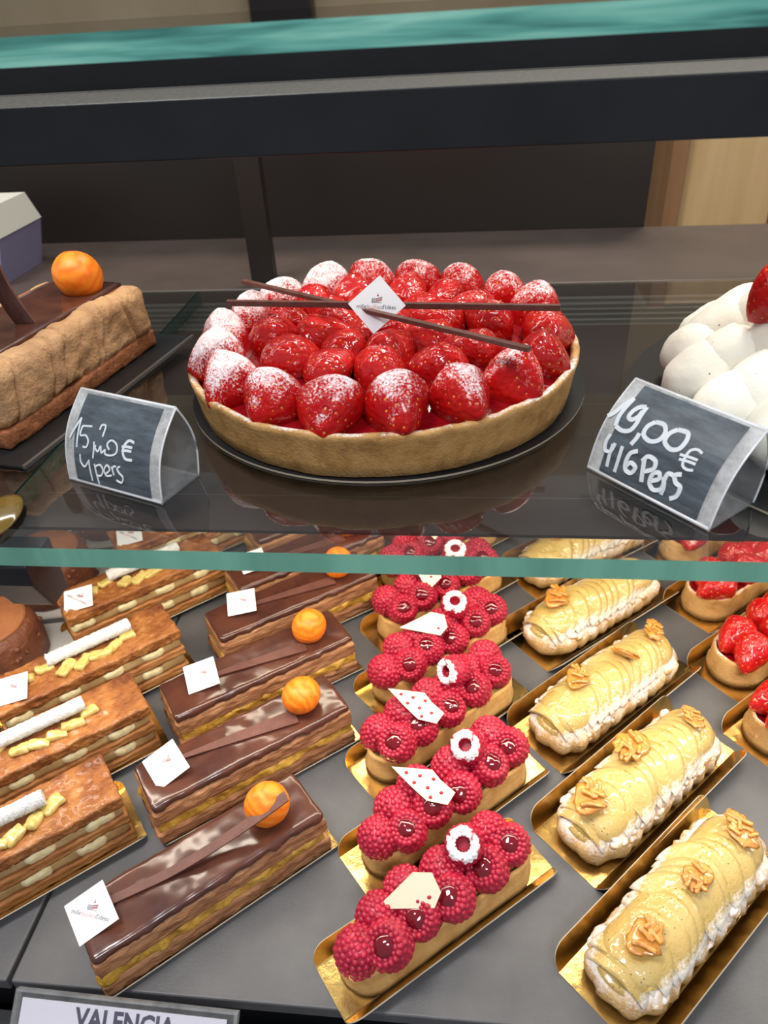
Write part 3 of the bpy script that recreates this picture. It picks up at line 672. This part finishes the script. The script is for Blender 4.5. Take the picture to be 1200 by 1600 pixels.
# ------------------------------------------------------------------ coffee mousse cake on the left of the shelf
ang = math.atan2(.507 - .350, -.232 + .262); LC = .163; WC = .088
d = Vector((math.cos(ang), math.sin(ang))); nn = Vector((-d.y, d.x)); mid = Vector((-.262, .350)) + d * (LC / 2) + nn * (WC / 2)
bd = MB().box(-.098, .098, -.062, .062, 0, .0012)
nb = len(bd.f); bd.box(-.098, .098, -.0640, -.0618, 0, .0022, 1)
o = bd.obj('cake_board', ['card_black', 'rail_metal'], None, (mid.x + d.x * .003, mid.y + d.y * .003, .0002), (0, 0, ang)); tag(o, 'black rectangular board with metallic rim under the mousse cake', 'cake board')
U = thing('mousse_cake', 'rectangular chocolate cake with coffee mousse side on the shelf at left', 'cake', (mid.x, mid.y, .0016), ang)
rbox(LC, WC, .012, .002, .0025, lambda p, n: .0012 * fbm((p.x, p.y, p.z * 3), 120, 4)).obj('sponge_base', 'sponge', U)
rbox(LC * .97, WC * .93, .034, .003, .004, None).obj('cake_body', 'cocoa', U, (0, .001, .010))
def mdisp(p, n):
    s = .0028 * fbm((p.x, p.y, p.z), 34, 3) + .0007 * fbm((p.x, p.y, p.z), 150, 3)
    for c, sl in ((-.062, .3), (-.030, .25), (-.018, .3), (.018, .2), (.026, .3), (.055, -.3)):
        dx = p.x - c - sl * (p.z - .02); s -= .0032 * math.exp(-(dx / .0011) ** 2)
    return s
rbox(LC * 1.0, .020, .038, .009, .0014, mdisp).obj('mousse_layer', 'mousse', U, (0, -WC / 2 + .0085, .0090))
rbox(LC * 1.0, .018, .036, .008, .003, lambda p, n: .003 * fbm((p.x, p.y, p.z), 42, 4)).obj('mousse_layer', 'mousse', U, (0, WC / 2 - .009, .0090))
rbox(LC * .98, WC * .66, .003, .001, .004, lambda p, n: .0006 * fbm((p.x, p.y, 0), 40)).obj('chocolate_glaze', 'choc_glaze', U, (0, .002, .0435))
o = link('orange_ball', BALLM, U, (.059, -.0085, .0570), (.4, .9, 0), scale=(1.32, 1.32, 1.25)); rel(o, 'large orange marbled chocolate ball')
# curved chocolate plume
sh = MB(); lo = []
for i in range(17):
    u = i / 16; x = -.012 * (1 - u) + .010 * math.sin(u * 2.2) - .010 * u; z = .055 * u; w = .0070 * (1 - .25 * u) * (1 if u < .92 else 1 - (u - .92) * 5)
    c = Vector((-x * 1.0, 0, z)); lo.append([c + Vector((-w, .0010, 0)), c + Vector((-w, -.0012, 0)), c + Vector((0, .0006, 0)), c + Vector((w, -.0012, 0)), c + Vector((w, .0010, 0)), c + Vector((0, .0030, 0))])
loft(lo, sh).obj('chocolate_curl', 'stick_chocolate', U, (-.006, .000, .0440), (.0, .0, -ang))

# ------------------------------------------------------------------ chantilly cake on the right of the shelf
o = prism(circle(.152, 128), .0012, None, (0, 0, 1)).obj('cake_board', ['card_black', 'card_edge'], None, (.247, .406, .0002)); tag(o, 'round black card board under the white cream cake', 'cake board')
V = thing('cream_cake', 'white cream cake covered in piped domes with a strawberry on top', 'cake', (.247, .406, .0015))
loft([[Vector((x, y, z)) for x, y in circle(r, 48)] for r, z in ((.118, 0), (.122, .012), (.108, .026), (.084, .040), (.05, .049), (.01, .051))]).obj('cream_base', 'chantilly', V)
def blob_mesh(seed):
    return ball(.0255, .0205, .0175, 28, 18, lambda p, n: .0012 * fbm((p.x + seed, p.y, p.z), 60, 4) - (.003 if p.x < -.012 else 0) * abs(p.x / .024)).mesh('cream_dollop', 'chantilly')
BLOB = [blob_mesh(i * 5.3) for i in range(4)]
rnd = random.Random(3)
for q, n, z, tilt, s in ((.112, 20, .0205, 24, .95), (.100, 16, .030, 36, 1.0), (.076, 12, .044, 30, 1.02), (.048, 8, .053, 18, 1.0), (.016, 3, .057, 5, 1.0)):
    for i in range(n):
        a = 2 * math.pi * (i + rnd.uniform(-.12, .12) + (.5 if n % 2 else 0)) / n
        e = (Matrix.Rotation(a, 3, 'Z') @ Matrix.Rotation(R(tilt + rnd.uniform(-8, 8)), 3, 'Y') @ Matrix.Rotation(rnd.uniform(-.4, .4), 3, 'Z')).to_euler(); k = s * rnd.uniform(.92, 1.08)
        link('cream_dollop', BLOB[rnd.randrange(4)], V, (q * math.cos(a), q * math.sin(a), z), e, scale=(k, k, k))
o = link('strawberry', STR[('strawberry_plain', 1)], V, (-.0830, -.004, .0700), (0, R(55), R(160)), scale=(.9, .9, .9)); rel(o, 'fresh red strawberry on the cream')

# ------------------------------------------------------------------ price label stands
def bez(pts, n=8):
    """smooth (Catmull-Rom) resampling of a hand stroke"""
    P_ = [Vector(p) for p in pts]
    if len(P_) < 3: return P_
    P_ = [P_[0]] + P_ + [P_[-1]]; out = []
    for i in range(1, len(P_) - 2):
        for k in range(n):
            t = k / n; a, b, c, e = P_[i - 1:i + 3]
            out.append(.5 * ((2 * b) + (c - a) * t + (2 * a - 5 * b + 4 * c - e) * t * t + (3 * b - a - 3 * c + e) * t ** 3))
    return out + [P_[-2]]
def inv_bilinear(p, TL, TR, BL, BR):
    u = v = .5
    for _ in range(12):
        q = Vector(TL) * (1 - u) * (1 - v) + Vector(TR) * u * (1 - v) + Vector(BL) * (1 - u) * v + Vector(BR) * u * v; e = q - Vector(p)
        du = (Vector(TR) - Vector(TL)) * (1 - v) + (Vector(BR) - Vector(BL)) * v; dv = (Vector(BL) - Vector(TL)) * (1 - u) + (Vector(BR) - Vector(TR)) * u
        det = du.x * dv.y - du.y * dv.x; u -= (e.x * dv.y - e.y * dv.x) / det; v -= (du.x * e.y - du.y * e.x) / det
    return u, v
def stand(name_label, loc, rz, Wd, Dp, Ht, corners, strokes, lw, bold):
    """bulged triangular acrylic stand: front leaf, back leaf, floor, all Wd wide; local x along the width, -y to the front"""
    t = thing('price_label', name_label, 'price label', loc, rz)
    bulge = .0062
    def front(v, off=0):                                   # v = 0 top edge .. 1 bottom edge
        y = Dp * (1 - v); z = Ht * (1 - v)
        nrm = Vector((0, -Ht, Dp)).normalized(); b = bulge * math.sin(math.pi * v); return Vector((0, y, z)) + nrm * (b + off)
    def back(v, off=0):
        y = Dp + .005 * v; z = Ht * (1 - v); nrm = Vector((0, Ht, .005)).normalized(); return Vector((0, y, z)) + nrm * (bulge * .9 * math.sin(math.pi * v) + off)
    def leaf(fn, x0, x1, t0, t1, v0=0, v1=1, n=16):
        lo = []
        for i in range(n + 1):
            v = v0 + (v1 - v0) * i / n; a, b = fn(v, t0), fn(v, t1); lo.append([Vector((x0, a.y, a.z)), Vector((x1, a.y, a.z)), Vector((x1, b.y, b.z)), Vector((x0, b.y, b.z))])
        return loft(lo, smooth=False)
    leaf(front, -Wd / 2, Wd / 2, -.0008, .0006).obj('front_leaf', 'acrylic_frost', t)
    leaf(back, -Wd / 2, Wd / 2, -.0006, .0006).obj('back_leaf', 'acrylic', t)
    yb = back(1).y; MB().box(-Wd / 2, Wd / 2, 0, yb, 0, .0012).obj('floor_leaf', 'acrylic', t)
    ux = Wd * .80; x_l = -ux / 2 + Wd * .005
    leaf(front, x_l, x_l + ux, .0007, .0010, .03, .96).obj('chalkboard_card', 'chalkboard', t)
    # rims that catch the light
    rim = MB(); 
    for x in (-Wd / 2, Wd / 2):
        for fn in (front, back): tube([Vector((x, fn(i / 16, 0).y, fn(i / 16, 0).z)) for i in range(17)], .0006, 6, rim)
    tube([(-Wd / 2, Dp, Ht), (Wd / 2, Dp, Ht)], .0009, 6, rim); tube([(-Wd / 2, .0004, .001), (Wd / 2, .0004, .001)], .0011, 6, rim)
    rim.obj('rim', 'tag_rim', t)
    wr = MB()
    for k, st in enumerate(strokes):
        r_ = lw * (st[0] if isinstance(st[0], (int, float)) else 1); pts = st[1:] if isinstance(st[0], (int, float)) else st
        path = []
        for p in bez(pts):
            u, v = inv_bilinear(p, *corners); q = front(.03 + .93 * v, .0011); path.append(Vector((x_l + ux * u, q.y, q.z)))
        path2 = [path[0]] + [b for a, b in zip(path, path[1:]) if (b - a).length > 1e-5]
        # ribbons lying on the card
        lo = []
        for i, p in enumerate(path2):
            dd = (path2[min(i + 1, len(path2) - 1)] - path2[max(i - 1, 0)]).normalized(); nn_ = Vector((0, -Ht, Dp)).normalized(); s = dd.cross(nn_).normalized()
            lo.append([p - s * r_, p + s * r_, p + s * r_ + nn_ * .00025, p - s * r_ + nn_ * .00025])
        if len(lo) > 1: loft(lo, wr, smooth=False)
    wr.obj('handwriting', 'chalk', t); return t
plain('tag_rim', (.72, .73, .75), .25, coat=.5)
SR = [((260, 375), (305, 355), (365, 305), (425, 265)), ((415, 275), (370, 330), (335, 380), (310, 440)), ((312, 440), (350, 470), (400, 472), (440, 435), (470, 380), (505, 325)), ((500, 325), (460, 325), (420, 350), (395, 385), (415, 405), (455, 385), (480, 350)),
      ((460, 490), (440, 520), (400, 558)), ((560, 422), (510, 450), (485, 500), (520, 540), (575, 535), (615, 490), (610, 440), (560, 422)), ((690, 470), (640, 495), (610, 545), (640, 590), (690, 588), (735, 540), (745, 490), (690, 470)),
      (.6, (820, 615), (795, 592), (755, 598), (720, 640), (700, 685), (718, 710), (755, 716)), (.6, (692, 622), (740, 636), (790, 655)), (.6, (684, 650), (730, 662), (775, 680)),
      (.85, (275, 490), (240, 530), (226, 580), (262, 590), (300, 545)), (.85, (285, 550), (250, 610), (215, 680)), (.85, (345, 565), (305, 640), (260, 715)), ((440, 598), (390, 610), (350, 660), (340, 705), (370, 725), (405, 695), (385, 665), (350, 680)),
      ((478, 640), (455, 700), (425, 780)), ((455, 660), (500, 632), (540, 660), (520, 705), (455, 720)), ((490, 775), (540, 765), (550, 730), (510, 735), (478, 785), (490, 825), (535, 825), (570, 790)), ((575, 755), (560, 810), (530, 855)), ((575, 770), (605, 735), (635, 745)), ((685, 740), (645, 745), (640, 785), (660, 815), (625, 865), (578, 880))]
SL = [((215, 480), (255, 410), (295, 335)), ((295, 335), (280, 440), (262, 548)), ((378, 400), (310, 395)), ((310, 395), (295, 460), (335, 465), (352, 505), (335, 548), (308, 545)), ((395, 510), (388, 570), (372, 630)), ((432, 425), (445, 392), (470, 395), (468, 430), (455, 475)),
      ((405, 535), (400, 560), (418, 580), (440, 545), (442, 590), (470, 570), (468, 600), (510, 610), (550, 590), (555, 535), (520, 502), (488, 530), (500, 570)), (1.4, (675, 520), (640, 505), (608, 540), (596, 590), (610, 635), (655, 645)), (1.4, (590, 548), (625, 548), (662, 556)), (1.4, (588, 578), (620, 576), (655, 583)),
      ((280, 600), (274, 655), (295, 690), (330, 655)), ((338, 640), (330, 720), (325, 795)), ((375, 670), (372, 745), (370, 820)), ((375, 690), (415, 678), (428, 715), (405, 755), (375, 755)), ((440, 745), (480, 715), (468, 680), (438, 715), (445, 755), (485, 755)), ((500, 690), (502, 725), (503, 755)), ((502, 710), (515, 690), (532, 690)), ((562, 690), (538, 705), (545, 735), (565, 770), (545, 808), (512, 790))]
a_l = math.atan2(.300 - .323, .060); ml = (Vector((-.214, .323)) + Vector((-.154, .300))) / 2
nl = Vector((-math.sin(a_l), math.cos(a_l)))
stand('clear price label with slate card reading 15,20 € 4 pers, left of the big tart', (*ml, .0003), a_l, .0645, .0245, .0430, ((295, 155), (825, 275), (205, 775), (730, 920)), SL, .00050, 1)
a_r = math.atan2(.284 - .338, .047); mr = (Vector((.063, .338)) + Vector((.110, .284))) / 2; nr = Vector((-math.sin(a_r), math.cos(a_r)))
stand('clear price label with slate card reading 19,00 € 4/6 pers, before the cream cake', (*mr, .0003), a_r, .0715, .029, .0415, ((475, 180), (1080, 440), (155, 695), (705, 1000)), SR, .00110, 1)

# ------------------------------------------------------------------ dark rocher cakes and their white cards
for i, (x, y, lb) in enumerate([(-.366, .385, 'round nutty chocolate cake at the left picture edge beside the third mille-feuille'), (-.364, .475, 'round nutty chocolate cake behind the shelf bracket at left'), (-.352, .575, 'farthest nutty chocolate cake, seen through the glass shelf at left')]):
    o = MB().box(-.048, .048, -.040, .040, 0, .0012).obj('cake_card', 'white_card', None, (x + .006, y - .002, DECK), (0, 0, R(12))); tag(o, ['white card under the nutty chocolate cake at the left picture edge', 'white card under the nutty chocolate cake behind the bracket', 'white card under the farthest nutty chocolate cake'][i], 'cake card', 'white cards under the nutty cakes')
    F = thing('nutty_chocolate_cake', lb, 'cake', (x, y, DECK + .0012), i * .7, 'nutty chocolate cakes'); rnd = random.Random(i)
    lo = [[Vector((px * (1 + .04 * fbm((px, py, z + i), 60, 4)), py * (1 + .04 * fbm((px, py, z + 3), 60, 4)), z)) for px, py in circle(r, 64)] for r, z in ((.034, 0), (.037, .003), (.037, .016), (.0355, .030), (.0335, .037), (.030, .0395))]
    mb = loft(lo)
    for k in range(46):
        a = rnd.uniform(0, 6.28); z = rnd.uniform(.004, .034); rr = rnd.uniform(.0012, .0026); ball(rr, rr, rr, 8, 6, mb=mb, c=(.0365 * math.cos(a), .0365 * math.sin(a), z))
    mb.obj('coating', 'rocher', F)
    loft([[Vector((px, py, z)) for px, py in circle(r, 48)] for r, z in ((.030, .0385), (.0305, .0405), (.028, .0415), (.01, .0418))]).obj('cocoa_top', 'cocoa', F)

# ------------------------------------------------------------------ the case: tray, shelves, rails
def tray(x0, x1, label):
    o = MB().box(x0, x1, .159, .635, DECK - .010, DECK).obj('slate_tray', 'slate', None, bevel=.0012); tag(o, label, 'tray', 'slate trays of the lower deck')
tray(-.2375, .62, 'wide dark slate tray carrying the chocolate, raspberry and apple rows'); tray(-.62, -.2400, 'dark slate tray at left under the apple mille-feuilles')
o = MB().box(-.70, .70, .166, .640, -1.0, DECK - .0102).obj('case_base', 'black_metal'); tag(o, 'black metal base of the display case below the slate trays', 'case base')
o = MB().box(-.70, .70, .06, .158, -1.0, DECK - .035).obj('front_rail', 'black_metal'); tag(o, 'black metal front rail below the trays, behind the name sign', 'rail')
def pane(name, x0, x1, y0, y1, z0, z1, edge, label):
    mb = MB(); mb.box(x0, x1, y0, y1, z0, z1)
    mb.m = [0, 0, 1, 0, 2, 2]; o = mb.obj(name, ['glass', edge, 'glass_side']); tag(o, label, 'glass shelf'); return o
pane('glass_shelf', -.2382, .70, .2625, .637, -.0112, 0, 'glass_edge', 'clear glass shelf with green edge carrying the strawberry tart')
pane('glass_shelf', -.70, -.2394, .2625, .637, -.0112, 0, 'glass_edge', 'clear glass shelf at left carrying the mousse cake')
pane('glass_shelf', -.70, .70, .300, .72, .1931, .2024, 'glass_edge_top', 'thick green-edged glass top across the top of the picture')
# dark sheet under the shelf glass, its two bright joints, and the ribbed rail at the back
o = MB().box(-.70, .70, .2948, .3262, -.0132, -.0114).obj('shelf_liner', 'liner'); tag(o, 'narrow dark strip under the glass shelf nearest its front', 'liner', 'dark strips under the glass shelf')
o = MB().box(-.70, .70, .3270, .4334, -.0132, -.0114).obj('shelf_liner', 'liner'); tag(o, 'dark strip under the glass beneath the front half of the tart', 'liner', 'dark strips under the glass shelf')
o = MB().box(-.70, .70, .4342, .5700, -.0132, -.0114).obj('shelf_liner', 'liner'); tag(o, 'dark strip under the glass beneath the back half of the tart', 'liner', 'dark strips under the glass shelf')
for y, lb in ((.3266, 'thin metal joint line in front under the tart'), (.4338, 'thin metal joint line halfway under the tart')):
    o = MB().box(-.70, .70, y - .0004, y + .0004, -.0132, -.0112).obj('joint_strip', 'seam_metal'); tag(o, lb, 'metal strip', 'joints of the dark shelf liner')
rr_ = MB().box(-.70, .70, .5702, .640, -.0160, -.0140)
for y, w in ((.580, .003), (.592, .004), (.604, .002), (.616, .005), (.630, .006)): rr_.box(-.70, .70, y, y + w, -.0140, -.0114)
o = rr_.obj('rear_rail', 'rail_metal'); tag(o, 'ribbed grey metal rail under the back edge of the glass shelf', 'rail')
# bracket and bumper at the left corner
bk = prism([(0, 0), (.026, 0), (.026, -.034), (.010, -.034), (0, -.012)], .0240, Matrix.Translation((-.2385, .2640, -.0136)) @ Matrix(((0, 0, 1, 0), (1, 0, 0, 0), (0, 1, 0, 0), (0, 0, 0, 1))))
o = bk.obj('shelf_bracket', 'black_metal', bevel=.0012); tag(o, 'black metal bracket holding the shelf at its left front corner', 'bracket')
o = ball(.0115, .021, .0022, 28, 10, c=(0, 0, 0)).obj('corner_pad', 'amber', None, (-.2345, .2840, .0024), (0, 0, R(8))); tag(o, 'glossy amber oval pad on the shelf corner at left', 'pad')
# bar under the glass top, with its upstand
br = MB().box(-.70, .70, .360, .423, .1505, .1751)
br.m = [0, 1, 0, 0, 0, 0]
o = br.obj('upper_bar', ['black_metal', 'bar_top'], bevel=.0008); tag(o, 'black metal crossbar with dusty top under the upper glass', 'crossbar')
o = MB().box(-.70, .70, .4235, .4285, .1505, .1925).obj('bar_upstand', 'black_metal'); tag(o, 'black upright strip behind the dusty crossbar', 'metal strip')
o = MB().box(-.1930, -.1720, .648, .662, -.001, .1925).obj('rear_post', 'dark_panel', bevel=.001); tag(o, 'slim dark upright post at the back of the case left of centre', 'post')
o = MB().box(-.90, .90, .6415, .815, -1.0, -.0012).obj('rear_counter', 'grey_counter', bevel=.002); tag(o, 'brown-grey counter top behind the glass shelf', 'counter')
o = MB().box(-.90, .1790, .816, .836, -1.0, .190).obj('partition', 'dark_panel'); tag(o, 'dark partition behind the counter, left of the cream cupboard', 'partition')
# gift box
G = thing('gift_box', 'white and lilac cardboard box on the counter behind the mousse cake', 'box', (-.481, .700, -.001), R(0))
gb = MB(); gb.add([(-.045, -.04, 0), (.042, -.04, 0), (.042, .04, 0), (-.045, .04, 0), (-.055, -.04, .044), (.055, -.04, .044), (.055, .04, .044), (-.055, .04, .044)], [(0, 3, 2, 1), (0, 1, 5, 4), (1, 2, 6, 5), (2, 3, 7, 6), (3, 0, 4, 7), (4, 5, 6, 7)], 0, False)
gb.obj('box_body', 'box_lilac', G)
gl_ = MB(); gl_.add([(-.0555, -.0405, .0442), (.0555, -.0405, .0442), (.0555, .0405, .0442), (-.0555, .0405, .0442), (-.050, -.030, .070), (.052, -.030, .070), (.052, .030, .070), (-.050, .030, .070)], [(0, 3, 2, 1), (0, 1, 5, 4), (1, 2, 6, 5), (2, 3, 7, 6), (3, 0, 4, 7), (4, 5, 6, 7)], 0, False)
gl_.obj('box_lid', 'box_white', G)
# cream cupboard beyond
K = thing('cupboard', 'cream wooden cupboard behind the counter at the right', 'cupboard', (0, 1.10, 0))
MB().box(.285, 1.0, .02, .4, -1.0, .188).obj('carcass', 'wood_cream', K); MB().box(.262, .284, -.008, .40, -1.0, .188).obj('side_stile', 'wood_brown', K, bevel=.002)
dr = MB().box(.285, .405, .004, .0195, -1.0, .186).obj('door', 'wood_cream', K, bevel=.002)
MB().box(.4055, .4170, -.003, .0195, -1.0, .186).obj('moulding', 'wood_brown', K, bevel=.002); MB().box(.4175, .440, -.010, .0195, -1.0, .186).obj('moulding', 'wood_cream', K, bevel=.003); MB().box(.4405, .449, -.004, .0195, -1.0, .186).obj('moulding', 'wood_brown', K, bevel=.002)
MB().box(.4495, .60, .004, .0195, -1.0, .186).obj('door', 'wood_cream', K, bevel=.002)
# name sign in its clear holder, at the front of the tray
S = thing('name_sign', 'clear holder with white paper name sign at the front left', 'sign', (-.1620, .1400, -.1945), R(-1)); S.rotation_euler = (R(38), 0, R(-1))
MB().box(-.0565, .0565, -.055, .0085, -.0012, -.0004).obj('back_sheet', 'acrylic_thin', S); MB().box(-.0565, .0565, -.055, .0085, .0010, .0018).obj('front_sheet', 'acrylic_thin', S)
MB().box(-.0535, .0515, -.055, .0050, 0, .0004).obj('paper', 'paper', S)
fr = MB(); fr.box(-.0565, .0565, .0078, .0090, -.0014, .0020); fr.box(-.0570, -.0552, -.055, .0090, -.0014, .0020); fr.box(.0552, .0570, -.055, .0090, -.0014, .0020); fr.obj('frame', 'acrylic', S)
me, w = text_mesh('VALENCIA', .0105, 'ink', .00035); link('printed_name', me, S, (-.0245, -.0052, .00045), scale=(.051 / w, 1.15, 1))
o = MB().box(-.104, .45, .140, .1445, -.222, -.205).obj('sign_rail', 'acrylic', None); tag(o, 'clear plastic sign rail right of the name sign', 'rail')

# ------------------------------------------------------------------ the shop around it
struct(MB().box(-4, 4, 3.2, 3.3, -1.0, 1.8).obj('wall_back', 'shop_wall'))
struct(MB().box(-4, 4, -3, 3.2, -1.05, -1.0).obj('floor', 'floor_tile'))
o = MB().box(-.78, -.56, 3.10, 3.18, -1.0, 1.2).obj('wall_pillar', 'dark_panel'); tag(o, 'dark pillar against the far shop wall, above the glass top', 'pillar')

# ------------------------------------------------------------------ light
def area(name, loc, rot, sx, sy, power, col=(1, 1, 1), spread=180):
    l = bpy.data.lights.new(name, 'AREA'); l.shape = 'RECTANGLE'; l.size = sx; l.size_y = sy; l.energy = power; l.color = col; l.spread = R(spread)
    o = bpy.data.objects.new(name, l); C.objects.link(o); o.location = loc; o.rotation_euler = rot; return o
area('led_strip_upper', (0, .436, .148), (R(8), 0, 0), 1.3, .014, .75, (1, .93, .85))
area('led_strip_lower', (.0, .309, -.0160), (R(10), 0, 0), 1.3, .026, 2.3, (1, .90, .75))
area('fill_strip_back', (.25, .455, -.0180), (R(-6), 0, 0), .95, .020, 1.3, (1, .86, .66))  # added fill light, unseen below the liner: warms the back rows and their boards
area('ceiling_panel', (.35, 1.3, 1.55), (R(-28), 0, 0), .5, .25, 24, (1, .90, .76))
area('ceiling_panel', (-.55, .1, 1.5), (R(0), R(-20), 0), .5, .3, 20, (1, .97, .94))
area('ceiling_panel', (.5, -.9, 1.5), (R(35), 0, 0), .6, .3, 20, (.93, .96, 1))
w = bpy.data.worlds.new('shop_air'); SC.world = w; w.use_nodes = True
bg = w.node_tree.nodes['Background']; bg.inputs[0].default_value = (.80, .84, .92, 1); bg.inputs[1].default_value = .38

# ------------------------------------------------------------------ camera
p, y, r = R(34.828), R(-7.618), R(-3.608)
f = Vector((math.sin(y) * math.cos(p), math.cos(y) * math.cos(p), -math.sin(p))); rt = Vector((math.cos(y), -math.sin(y), 0)); up = rt.cross(f)
rt2 = rt * math.cos(r) + up * math.sin(r); up2 = -rt * math.sin(r) + up * math.cos(r)
cam = bpy.data.cameras.new('camera'); co = bpy.data.objects.new('camera', cam); C.objects.link(co)
co.matrix_world = Matrix(((rt2.x, up2.x, -f.x, 0), (rt2.y, up2.y, -f.y, 0), (rt2.z, up2.z, -f.z, .208), (0, 0, 0, 1)))
cam.sensor_fit = 'VERTICAL'; cam.sensor_height = 34.6; cam.lens = 1160 / 1600 * 34.6; cam.clip_start = .005; cam.clip_end = 50
cam.dof.use_dof = True; cam.dof.focus_distance = .43; cam.dof.aperture_fstop = 10
SC.camera = co
bpy.context.view_layer.update()
for o in list(SC.objects):
    if o.parent is None: o.location.z += 1.0
SC.view_settings.view_transform = 'Standard'; SC.view_settings.look = 'None'; SC.view_settings.gamma = 1; SC.view_settings.exposure = 0
SC.view_settings.use_curve_mapping = False
SC.cycles.use_denoising = True; SC.cycles.max_bounces = 10; SC.cycles.transparent_max_bounces = 24; SC.cycles.caustics_reflective = False; SC.cycles.caustics_refractive = False
SC.cycles.sample_clamp_indirect = 6
